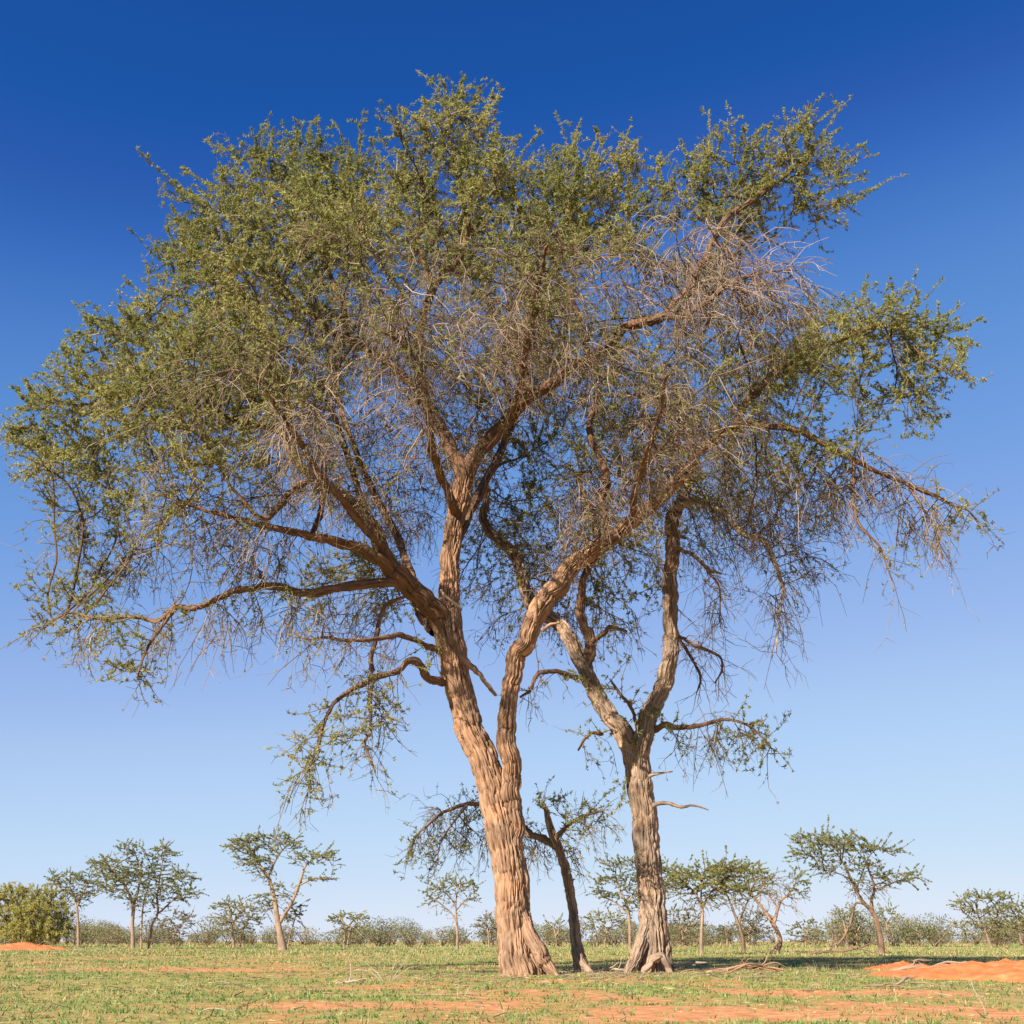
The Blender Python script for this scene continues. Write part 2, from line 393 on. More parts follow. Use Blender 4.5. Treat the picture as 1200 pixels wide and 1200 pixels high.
    if o['subtw']:
        ex = leafy & (rng.random(n) < .09) & (outv[:, 2] > .0); Ln = np.where(ex, Ln * 2.1, Ln); droop = np.where(ex, 0, droop)
        lfv = np.where(ex, 2.5, lfv)
        D0 = np.where(ex[:, None], unit(outv * .8 + [0, 0, .75] + rvec(n) * .35), D0)
    else:
        D0 = unit(D0 * o.get('aspect', [1, 1, .35]))
    S = 5 if o['subtw'] else 3
    P = np.zeros((n, S, 3)); P[:, 0] = N[ii]; d = D0
    for k in range(1, S):
        d = unit(d + droop[:, None] * np.array([0, 0, -1.0]) + rng.normal(size=(n, 3)) * .22)
        P[:, k] = P[:, k - 1] + d * (Ln / (S - 1))[:, None]
    if len(shoots):
        # long shoots that stand out of the outline, from the nearest branch node
        sh = []
        for (px, py, dy) in shoots:
            E = at(px, py, Y + dy); j = np.linalg.norm(N[ns:] - E, axis=1).argmin() + ns
            t = np.linspace(0, 1, S)[:, None]; p = N[j] * (1 - t) + E * t + rng.normal(size=(S, 3)) * .02 * np.sin(t * 3.14)
            sh.append(p)
        P = np.concatenate([P, np.array(sh)]); lfv = np.concatenate([lfv, np.ones(len(sh)) * 3.0]); leafy = np.concatenate([leafy, np.ones(len(sh), bool)])
        n = len(P)
    keep = P[:, :, 2].min(1) > .05
    P = P[keep]; lfv = lfv[keep]; leafy = leafy[keep]; n = len(P)
    tw_r = o['twr'] * np.linspace(1.25, .55, S)[None] * rng.uniform(.75, 1.3, (n, 1))
    tb = Buf(); db = Buf()
    deadm = (~leafy) & ((lfv < .12) | (rng.random(n) < .10))
    for mk, bf in ((~deadm, tb), (deadm, db)):
        if mk.any(): bf.add(*tubes(P[mk], tw_r[mk], 3))
    # side twigs
    if o['subtw']:
        cnt = np.floor(o['sub'] * np.where(leafy, .9, 1.15) + rng.random(n)).astype(int); jj = np.repeat(np.arange(n), cnt); m2 = len(jj)
        tpos = rng.uniform(.5, S - 1.001, m2); k = tpos.astype(int); fr = (tpos - k)[:, None]
        B0 = P[jj, k] * (1 - fr) + P[jj, k + 1] * fr; dd = unit(P[jj, k + 1] - P[jj, k])
        sd = unit(dd * .6 + rvec(m2) * .95 + np.where(leafy[jj], .2, -.35)[:, None] * np.array([0, 0, 1.0]))
        sl_ = np.where(leafy[jj], rng.uniform(.09, .22, m2), rng.uniform(.12, .34, m2)) * o['twl'][1] / .55
        S2 = np.stack([B0, B0 + sd * (sl_ * .5)[:, None], B0 + unit(sd + rng.normal(size=(m2, 3)) * .3 + [0, 0, -.1]) * sl_[:, None]], 1)
        r2 = o['twr'] * np.array([.8, .65, .45])[None] * rng.uniform(.7, 1.2, (m2, 1))
        for mk, bf in ((~deadm[jj], tb), (deadm[jj], db)):
            if mk.any(): bf.add(*tubes(S2[mk], r2[mk], 3))
    me = tb.mesh('twigs', M['twig']);  obj('twigs', me, root, 'stuff') if me else None
    me = db.mesh('dry_twigs', M['twig_dead']);  obj('dry_twigs', me, root, 'stuff') if me else None
    # leaves: tufts along twigs and side twigs
    def tufts(PP, lf, per, tf):
        nseg = PP.shape[1] - 1; exp = per * lf ** 1.6 * o['gain']
        c = np.floor(exp + rng.random(len(PP))).astype(int); j = np.repeat(np.arange(len(PP)), c); m_ = len(j)
        tp = rng.uniform(.15, nseg - .001, m_); k = tp.astype(int); fr = (tp - k)[:, None]
        b = PP[j, k] * (1 - fr) + PP[j, k + 1] * fr; ax = unit(PP[j, k + 1] - PP[j, k])
        j3 = np.repeat(np.arange(m_), tf); b = b[j3]; ax = ax[j3]
        dr = unit(ax * .35 + rvec(len(j3)) + [0, 0, .12]); b = b + rvec(len(j3)) * o['leafL'] * .35
        return b, dr, np.repeat(np.where(lf[j] < .4, .70, 1.0), tf)
    per1 = 9 if o['subtw'] else 10
    b1, d1, z1 = tufts(P, np.minimum(lfv, 1.0) * np.where(lfv > 2, 2.2, 1), per1, o['tuft'])
    if o['subtw']:
        b2, d2, z2 = tufts(S2, np.minimum(lfv, 1.6)[jj], 4.2, o['tuft']); z1 = np.concatenate([z1, z2]); b1 = np.concatenate([b1, b2]); d1 = np.concatenate([d1, d2])
    if len(b1):
        ln = o['leafL'] * rng.uniform(.55, 1.3, len(b1)) * z1; wd = o['leafW'] * rng.uniform(.7, 1.3, len(b1)) * z1
        V, Fq = leaf_tris(b1, d1, unit(rvec(len(b1)) + [-.25, -.35, .55]), ln, wd)
        big = .5 + .5 * fbm(b1 * (1.1 if o['subtw'] else .5), seed + 77, 2) * 2.0
        tint = np.clip(.6 * big + .4 * rng.random(len(b1)), 0, 1)
        me = mesh_from('crown', V, Fq, 3, M[o['leaf']], False, {'tint': ('FLOAT', np.repeat(tint, 3))})
        obj('crown', me, root, 'stuff')
    return root

# ------------------------------------------------------------------ ground
YA, YB, YC = 15.0, 16.4, 15.9
SPOTS = []
for px_, py_, rx_, ry_, st_ in ((915,1163,.45,1.0,.9),(1090,1164,.5,.9,.8),(645,1166,.7,1.2,.7),(560,1180,.6,.7,.6),(800,1185,.7,.6,.6),(1010,1178,.3,.6,.6),(180,1137,2.2,1.2,.8),(60,1128,2.5,1.5,.4),(290,1160,.5,.8,.5),(420,1158,.4,.8,.7),(1140,1185,.5,.5,.6),(960,1192,.6,.4,.7),(720,1195,.6,.4,.7),(370,1178,.4,.6,.6),(280,1113,7,5,.6),(210,1182,.25,.5,.5),(740,1150,1.0,.9,.4),(900,1112,6,6,.5),(1190,1143,1.7,2.0,.8)):
    P_ = ground_at(px_, py_); SPOTS.append((P_[0], P_[1], rx_, ry_, st_))
def bare(x, y):
    """0 = turf, 1 = bare red sand (the place's own pattern of patches)"""
    p = np.stack([x * .55, y * .20, x * 0 + 3.3], 1)
    a = .8 * fbm(p, 41, 4) + .55 * fbm(np.stack([x * 3.4, y * 1.6, x * 0], 1), 43, 3)
    near = np.clip(1.15 - np.abs(y - 9.0) / 9.0, 0, 1)
    side = np.clip((x + 3.0) / 5.0, -.6, 1)
    for cx, cy, rx, ry, st in SPOTS: a = a + .8 * st * np.exp(-(((x - cx) / rx) ** 2 + ((y - cy) / ry) ** 2) ** 1.5)
    return np.clip((a - .10 + .14 * near * (0.5 + side)) * 1.9, 0, 1)
def gz(x, y):
    p = np.stack([x * .9, y * .9, x * 0], 1)
    return .018 * fbm(p, 61, 3) * np.clip(1.5 - np.abs(y - 5) / 60, .3, 1) + .010 * fbm(p * 4, 62, 2) * (y < 40)
def ground():
    ys = np.concatenate([np.arange(-30, 3, 3.0), np.arange(3, 5, .25), np.arange(5, 20, .09), np.arange(20, 40, .35), np.arange(40, 90, .8), np.geomspace(90, 4000, 40)])
    us = np.linspace(-1, 1, 171)
    xs = us[None, :] * (7 + .55 * np.abs(ys))[:, None] * np.where(np.abs(us) > .96, 1 + 3 * (np.abs(us) - .96) / .04, 1)[None, :]
    Yg = np.repeat(ys[:, None], len(us), 1)
    z = gz(xs.ravel(), Yg.ravel())
    V = np.stack([xs.ravel(), Yg.ravel(), z], 1)
    n, m = Yg.shape; idx = np.arange(n * m).reshape(n, m)
    Fq = np.stack([idx[:-1, :-1], idx[:-1, 1:], idx[1:, 1:], idx[1:, :-1]], -1).reshape(-1, 4)
    m_, nn_, b, out = newmat('red sand and thin turf')
    n_ = nn_
    a = n_.nodes.new('ShaderNodeAttribute'); a.attribute_name = 'bare'
    ge = n_.nodes.new('ShaderNodeTexCoord')
    t1 = n_.nodes.new('ShaderNodeTexNoise'); t1.inputs['Scale'].default_value = 9; t1.inputs['Detail'].default_value = 6; n_.links.new(ge.outputs['Object'], t1.inputs['Vector'])
    t2 = n_.nodes.new('ShaderNodeTexNoise'); t2.inputs['Scale'].default_value = .35; t2.inputs['Detail'].default_value = 4; n_.links.new(ge.outputs['Object'], t2.inputs['Vector'])
    sand = ramp(n_, t1.outputs[0], [(.3, (.40, .165, .068)), (.55, (.52, .235, .105)), (.75, (.60, .33, .18))])
    turf = ramp(n_, t1.outputs[0], [(.3, (.24, .165, .06)), (.5, (.30, .235, .085)), (.7, (.37, .31, .12))])
    turf2 = ramp(n_, t2.outputs[0], [(.38, (.85, 1.0, .8)), (.62, (1.15, 1.0, 1.05))])
    mm = n_.nodes.new('ShaderNodeMix'); mm.data_type = 'RGBA'; mm.blend_type = 'MULTIPLY'; mm.inputs[0].default_value = 1
    n_.links.new(turf.outputs[0], mm.inputs[6]); n_.links.new(turf2.outputs[0], mm.inputs[7])
    ad = n_.nodes.new('ShaderNodeMath'); ad.operation = 'MULTIPLY_ADD'; ad.inputs[1].default_value = .5; ad.inputs[2].default_value = -.25
    n_.links.new(t1.outputs[0], ad.inputs[0])
    a2 = n_.nodes.new('ShaderNodeMath'); a2.operation = 'ADD'; a2.use_clamp = True; n_.links.new(ad.outputs[0], a2.inputs[0]); n_.links.new(a.outputs['Fac'], a2.inputs[1])
    mx = n_.nodes.new('ShaderNodeMix'); mx.data_type = 'RGBA'; n_.links.new(a2.outputs[0], mx.inputs[0]); n_.links.new(mm.outputs[2], mx.inputs[6]); n_.links.new(sand.outputs[0], mx.inputs[7])
    n_.links.new(mx.outputs[2], b.inputs['Base Color']); b.inputs['Roughness'].default_value = 1; b.inputs['Specular IOR Level'].default_value = .05
    bp = n_.nodes.new('ShaderNodeBump'); bp.inputs['Strength'].default_value = .6; bp.inputs['Distance'].default_value = .03; n_.links.new(t1.outputs[0], bp.inputs['Height']); n_.links.new(bp.outputs[0], b.inputs['Normal'])
    M['ground'] = m_
    me = mesh_from('ground', V, Fq, 4, m_, True, {'bare': ('FLOAT', bare(V[:, 0], V[:, 1]))})
    obj('ground', me, None, 'structure')
ground()

# red sand mounds
m_, n_, b_, o_ = newmat('loose red sand')
ge = n_.nodes.new('ShaderNodeTexCoord'); t1 = n_.nodes.new('ShaderNodeTexNoise'); t1.inputs['Scale'].default_value = 7; t1.inputs['Detail'].default_value = 7; n_.links.new(ge.outputs['Object'], t1.inputs['Vector'])
rr_ = ramp(n_, t1.outputs[0], [(.3, (.42, .120, .040)), (.55, (.55, .175, .060)), (.75, (.62, .235, .095))]); n_.links.new(rr_.outputs[0], b_.inputs['Base Color']); b_.inputs['Roughness'].default_value = 1
bp = n_.nodes.new('ShaderNodeBump'); bp.inputs['Strength'].default_value = .8; bp.inputs['Distance'].default_value = .03; n_.links.new(t1.outputs[0], bp.inputs['Height']); n_.links.new(bp.outputs[0], b_.inputs['Normal'])
M['sand'] = m_
MOUNDS = []
def mound(px, py, rx, ry, h, seed):
    P = ground_at(px, py); MOUNDS.append((P[0], P[1], rx, ry))
    k, rn = 150, 40; th = np.arange(k) * 2 * np.pi / k; V = []; 
    for i in range(rn + 1):
        r = i / rn
        for t in th:
            V.append((r * math.cos(t), r * math.sin(t), 0))
    V = np.array(V); rim = 1 + .45 * fbm(np.stack([np.arctan2(V[:, 1], V[:, 0]) * 0 + unit(V + 1e-9)[:, 0] * 1.5, unit(V + 1e-9)[:, 1] * 1.5, V[:, 2]], 1), seed, 3)
    r = np.linalg.norm(V, axis=1)
    X = V[:, 0] * rx * rim; Yy = V[:, 1] * ry * rim
    z = h * (np.clip(1 - r ** 1.5, 0, 1)) * (1 + .6 * fbm(np.stack([X * 1.7, Yy * 1.7, X * 0], 1), seed + 3, 3)) + .045 * fbm(np.stack([X * 9, Yy * 9, X * 0], 1), seed + 4, 3) * np.clip(1.2 - r, 0, 1) + .02 * np.maximum(vnoise(np.stack([X * 16, Yy * 16, X * 0], 1), seed + 6), .3)
    z = z + gz(X + P[0], Yy + P[1]) + .012 - .05 * np.clip((r - .86) / .14, 0, 1)
    idx = np.arange((rn + 1) * k).reshape(rn + 1, k); a = idx[:-1]; b = np.roll(a, -1, 1); c = idx[1:]; d = np.roll(c, -1, 1)
    Fq = np.stack([a, c, d, b], -1).reshape(-1, 4)
    o = obj('sand_mound', mesh_from('sand_mound', np.stack([X, Yy, z], 1), Fq, 4, M['sand'], True), None, 'structure'); o.location = (P[0], P[1], 0)
    return o
mound(1182, 1146, 1.25, 2.0, .12, 3)
mound(1060, 1136, .55, .7, .05, 4)
mound(28, 1113.5, 2.0, 1.8, .24, 6)

# grass: short herbs and dry tufts, nobody could count them
def grass():
    V = []; Tn = []
    def scatter(y0, y1, dens, blades, hgt, wid, pad):
        A = int(dens * (y1 - y0) * (pad * 2 + .95 * (y0 + y1) / 2))
        u = rng.random(A); y = np.sqrt(y0 ** 2 + u * (y1 ** 2 - y0 ** 2)) if y0 > 10 else y0 + (y1 - y0) * u
        x = rng.uniform(-1, 1, A) * (pad + .475 * y)
        b = bare(x, y); patch = .5 + .5 * fbm(np.stack([x * .7, y * .35, x * 0], 1), 91, 3) * 1.8
        keep = rng.random(A) < np.clip(1 - b * .86, .03, 1) * np.clip(patch + .3, .2, 1)
        for mx_, my_, rx, ry in MOUNDS:
            keep &= (((x - mx_) / rx) ** 2 + ((y - my_) / ry) ** 2 > .7) | (rng.random(A) < .10)
        for bx, by, br in ((0.2, YA, .42), (1.9, YB, .3)):
            keep &= (x - bx) ** 2 + (y - by) ** 2 > br ** 2 * 0
        x = x[keep]; y = y[keep]; patch = patch[keep]; n = len(x)
        z = gz(x, y); kind = rng.random(n)
        dry = kind < np.where(y > 17, .40, .12) + .25 * (fbm(np.stack([x * .25, y * .12, x * 0], 1), 95, 2))
        tall = np.where(dry, 1.35, .8) * (.6 + .8 * rng.random(n)) * np.where(rng.random(n) < .03, 2.0, 1)
        j = np.repeat(np.arange(n), blades); m = len(j)
        ang = rng.random(m) * 2 * np.pi; lean = rng.uniform(.2, 1.6, m) * np.where(dry[j], .75, 1.3)
        H = hgt * tall[j] * rng.uniform(.5, 1.1, m); W = wid * rng.uniform(.6, 1.4, m) * np.where(dry[j], .6, 1.5)
        spread = wid * 3.0
        base = np.stack([x[j] + rng.normal(size=m) * spread, y[j] + rng.normal(size=m) * spread, z[j] - .004], 1)
        dirv = np.stack([np.cos(ang) * lean, np.sin(ang) * lean, np.ones(m)], 1); dirv = unit(dirv)
        side = np.stack([-np.sin(ang), np.cos(ang), np.zeros(m)], 1)
        side = unit(side + .6 * rng.normal(size=(m, 3)) * [1, 1, .2])
        V.append(np.stack([base - side * W[:, None] / 2, base + side * W[:, None] / 2, base + dirv * H[:, None]], 1).reshape(-1, 3))
        Tn.append(np.repeat(np.where(dry[j], .62 + .38 * rng.random(m), .42 * rng.random(m) + .15 * np.clip(patch[j], 0, 1)), 3))
    scatter(4.6, 9, 170, 7, .040, .0075, 1.2)
    scatter(9, 17, 100, 6, .040, .0105, 1.5)
    scatter(17, 34, 31, 6, .048, .018, 2)
    scatter(34, 80, 9, 6, .075, .04, 3)
    scatter(80, 170, 1.2, 6, .16, .10, 5)
    # dry litter lying on the ground
    for y0, y1, cnt_, ln_ in ((4.6, 10, 5200, .035), (10, 18, 5200, .055), (18, 32, 2400, .10), (14.2, 15.6, 900, .09), (15.6, 17, 900, .09)):
        y = rng.uniform(y0, y1, cnt_); x = rng.uniform(-1, 1, cnt_) * (1.2 + .475 * y) if cnt_ > 1000 else rng.normal(size=cnt_) * .9 + (.3 if y0 < 15 else 1.6); z = gz(x, y) + .008
        a = rng.random(cnt_) * 6.283; L_ = ln_ * rng.uniform(.4, 1.3, cnt_); dv = np.stack([np.cos(a), np.sin(a), rng.normal(size=cnt_) * .15], 1) * L_[:, None]
        sd = np.stack([-np.sin(a), np.cos(a), rng.normal(size=cnt_) * .8], 1) * (L_ * .05)[:, None]; b0 = np.stack([x, y, z], 1)
        V.append(np.stack([b0 - sd, b0 + sd, b0 + dv], 1).reshape(-1, 3)); Tn.append(np.repeat(rng.uniform(.66, 1, cnt_), 3))
    V = np.concatenate(V); Tn = np.concatenate(Tn)
    M['grass'] = leaf_mat('grass blades', [(0, (.095, .165, .042)), (.35, (.18, .27, .075)), (.58, (.28, .33, .10)), (.7, (.40, .32, .13)), (1, (.54, .43, .21))], .3)
    me = mesh_from('grass', V, np.arange(len(V)).reshape(-1, 3), 3, M['grass'], False, {'tint': ('FLOAT', Tn)})
    o = obj('grass', me, None, 'stuff'); o['label'] = 'short green and straw coloured grass over the red sand'; o['category'] = 'grass'
grass()

# ------------------------------------------------------------------ the big twin-stemmed tree on the left
limbsA = [
 ('trunk', [(613,1143,54,0),(607,1110,45,0),(603,1075,42,0),(600,1040,41,0),(595,1000,42,0),(588,965,41,0),(578,930,36,0),(569,900,34,0),(560,875,34,0),(549,850,34,0),(537,805,33,0),(531,770,34,0),(526,740,34,0),(526,715,28,0.05),(527,690,25,.1),(527,660,24,.15),(530,635,23,.2),(535,605,23,.3),(541,575,24,.3),(544,555,24,.3)]),
 ('stem', [(606,1010,16,-.05),(604,975,19,-.08),(602,945,21,-.1),(601,910,23,-.13),(597,878,24,-.18),(592,845,22,-.24),(594,815,20,-.3),(600,790,22,-.3),(608,765,23,-.35),(620,742,24,-.4),(634,715,26,-.45),(648,692,26,-.5),(660,675,23,-.5),(674,660,22,-.55),(690,649,21,-.6),(706,637,20,-.65),(724,624,19,-.7),(742,611,18,-.75),(760,597,17,-.8),(778,580,16,-.85),(795,560,15,-.9),(810,541,14,-.9),(826,522,13,-.9),(842,511,12,-.9),(862,500,11,-.8)]),
 ('root', [(610,1055,12,-.02),(617,1085,17,-.08),(626,1108,20,-.16),(638,1130,19,-.24),(656,1150,10,-.34)]),
 ('root', [(600,1080,12,-.02),(596,1115,14,-.04),(588,1150,10,-.06)]),
 ('limb', [(526,748,28,0),(514,722,26,-.1),(500,707,24,-.2),(482,691,24,-.35),(468,679,25,-.5),(456,662,22,-.6),(448,640,20,-.7),(437,615,18,-.8),(420,595,16,-.9),(400,578,15,-1),(380,567,15,-1.1),(365,557,14,-1.2),(352,545,13,-1.2),(340,525,12,-1.2),(331,508,11,-1.2),(300,498,9,-1.4),(265,488,7,-1.6),(225,470,5,-1.7),(190,455,4,-1.6)]),
 ('limb', [(462,676,17,-.55),(446,655,16,-.8),(424,641,15,-1),(400,636,13,-1.2),(385,631,12,-1.4),(358,627,10,-1.6),(325,620,9,-1.8),(288,611,7,-1.9),(240,598,5,-2.0),(190,580,4,-2)]),
 ('limb', [(474,686,14,-.45),(455,684,12,-.6),(430,685,12,-.8),(402,689,11,-1),(375,694,11,-1.1),(350,693,10,-1.2),(325,688,10,-1.3),(295,688,9,-1.3),(275,691,9,-1.3),(250,705,8,-1.2),(226,714,8,-1.1),(206,712,7,-1),(184,729,6,-.9),(166,723,5,-.8),(138,723,5,-.6),(112,725,4,-.4),(84,718,3,-.2),(60,728,2.5,0)]),
 ('limb', [(206,712,6,-1),(190,735,5,-1),(172,760,4,-1),(160,795,3,-1)]),
 ('limb', [(367,561,10,-1.2),(345,573,9,-1.5),(328,593,8,-1.8),(308,608,6,-2.1),(270,570,4,-2.3)]),
 ('limb', [(374,568,8,-1.1),(378,592,8,-1.15),(370,617,7,-1.2),(366,628,6,-1.3)]),
 ('limb', [(334,512,11,-1.2),(338,480,9,-.9),(330,440,8,-.6),(310,400,7,-.3),(285,350,6,0),(262,300,4,.2)]),
 ('limb', [(512,738,20,.1),(497,715,18,.7),(480,690,15,1.5),(455,650,12,2.2),(430,600,10,2.6),(410,540,8,2.6),(390,480,6,2.3)]),
 ('limb', [(514,763,9,-.15),(492,753,7,-.4),(470,744,7,-.6),(450,747,6,-.8),(405,751,5,-1.1),(380,747,4,-1.2),(362,750,3,-1.3),(345,742,2.5,-1.3),(338,730,2,-1.3)]),
 ('limb', [(520,798,11,-.1),(505,795,10,-.35),(496,783,10,-.5),(485,773,11,-.6),(476,776,9,-.65),(462,788,8,-.7),(436,795,8,-.8),(415,807,6.5,-.85),(394,822,5.5,-.9),(381,845,4.5,-.9),(374,870,3.5,-.9),(360,905,2.5,-.9)]),
 ('limb', [(437,794,5,-.8),(433,820,4.5,-.8),(434,855,4,-.8),(428,872,3.5,-.8),(440,905,2.5,-.8)]),
 ('limb', [(434,796,5,-.8),(435,772,6,-.7),(442,745,6,-.6),(446,722,6,-.55),(455,707,5,-.5),(474,700,4,-.4)]),
 ('broken_stub', [(541,768,9,-.25),(556,784,7,-.35),(570,800,6,-.4),(582,815,4,-.4)]),
 ('broken_stub', [(627,728,6,-.6),(628,710,5,-.68),(628,692,2.5,-.74)]),
 ('broken_stub', [(636,738,6,-.55),(646,732,4.5,-.68),(656,729,2.5,-.76)]),
 ('broken_stub', [(540,712,4,-.25),(527,702,4,-.35),(516,692,3,-.4)], 'bark_dead'),
 # upper stem: left and right forks
 ('limb', [(543,562,20,.3),(536,545,19,.3),(524,522,17,.3),(508,490,16,.3),(494,470,15,.25),(478,448,13,.1),(458,430,12,0),(438,415,11,-.1),(414,402,9,-.2),(385,385,8,-.3),(355,360,7,-.3),(325,325,6,-.4),(300,285,5,-.5),(280,245,4,-.5)]),
 ('limb', [(494,470,14,.25),(490,445,13,.4),(491,415,12,.6),(493,385,12,.7),(501,350,11,.8),(518,322,10,.8),(540,300,8,.7),(548,270,7,.6),(540,230,6,.4),(532,180,5,.2)]),
 ('limb', [(505,345,9,.8),(500,310,9,.7),(490,280,8,.6),(500,245,7,.5),(492,205,5,.4)]),
 ('limb', [(414,402,8,-.2),(402,365,7,.1),(385,320,7,.3),(372,280,6,.4),(362,240,5,.4),(352,200,4,.4)]),
 ('limb', [(545,560,21,.3),(553,545,20,.25),(563,529,19,.2),(576,511,19,.1),(600,486,18,0),(618,470,16,-.1),(645,450,14,-.25),(675,430,13,-.4),(702,415,13,-.5),(737,386,13,-.6),(775,370,12,-.7),(800,345,10,-.6),(822,308,9,-.4),(838,275,8,-.2),(856,250,8,0),(885,232,7,.1),(920,205,5,.1),(950,180,4,.1)]),
 ('limb', [(612,474,14,-.1),(618,450,12,.2),(606,425,11,.5),(612,402,10,.7),(634,378,9,.9),(640,340,8,1.1),(655,300,7,1.2),(665,250,6,1.2),(672,210,4,1.1)]),
 ('limb', [(690,422,10,-.45),(684,385,9,-.2),(672,355,9,0),(655,325,8,.1),(644,300,7,.2),(620,260,6,.1),(595,215,4,0)]),
 ('limb', [(775,370,9,-.7),(800,372,8,-.9),(830,352,7,-1.1),(860,330,6,-1.3),(890,320,5,-1.3)]),
 # outer forks of the right stem
 ('limb', [(860,501,10,-.8),(876,472,10,-.8),(895,448,9,-.7),(920,428,8,-.6),(950,410,7,-.5),(985,398,6,-.4),(1020,385,5,-.2),(1060,375,4,0)]),
 ('limb', [(858,500,10,-.8),(885,497,10,-.9),(912,500,9,-1),(936,504,9,-1),(972,523,8,-1),(1000,540,7,-1),(1034,556,6,-.9),(1062,567,5.5,-.8),(1092,580,5,-.7),(1118,592,4,-.6),(1136,600,3,-.5),(1152,622,2,-.5)]),
 ('limb', [(1000,541,5,-1),(999,565,5,-1.1),(1001,592,4.5,-1.15),(1010,620,4,-1.2),(1030,640,3,-1.2),(1045,680,2,-1.2)]),
 ('limb', [(1062,567,4,-.8),(1078,590,3.5,-.8),(1095,620,3,-.8),(1105,655,2.5,-.8)]),
 ('limb', [(535,605,12,.3),(520,565,11,-.6),(505,515,10,-1.6),(498,460,8,-2.6),(478,410,6,-3.3),(450,390,4,-3.8)]),
 ('limb', [(741,612,10,-.75),(742,580,9,-1.5),(755,540,8,-2.3),(770,490,7,-3.1),(780,440,5,-3.6)]),
 ('limb', [(448,640,11,-.7),(420,610,10,-1.6),(380,560,8,-2.6),(340,500,7,-3.3),(300,440,5,-3.8)]),
 ('limb', [(600,486,10,0),(610,440,9,-1),(620,390,8,-2.2),(630,340,6,-3.2),(640,290,4,-3.8)]),
 ('limb', [(530,640,12,.25),(560,580,11,1.2),(590,520,10,2.4),(610,450,8,3.4),(600,390,5,4)]),
 ('limb', [(500,707,11,-.2),(470,640,10,1),(430,560,9,2.4),(400,480,7,3.5),(380,400,5,4)]),
 ('limb', [(714,630,12,-.65),(710,612,11,-.4),(706,590,11,-.2),(711,566,10,0),(704,540,9,.2),(690,500,8,.4),(700,460,6,.6)]),
]
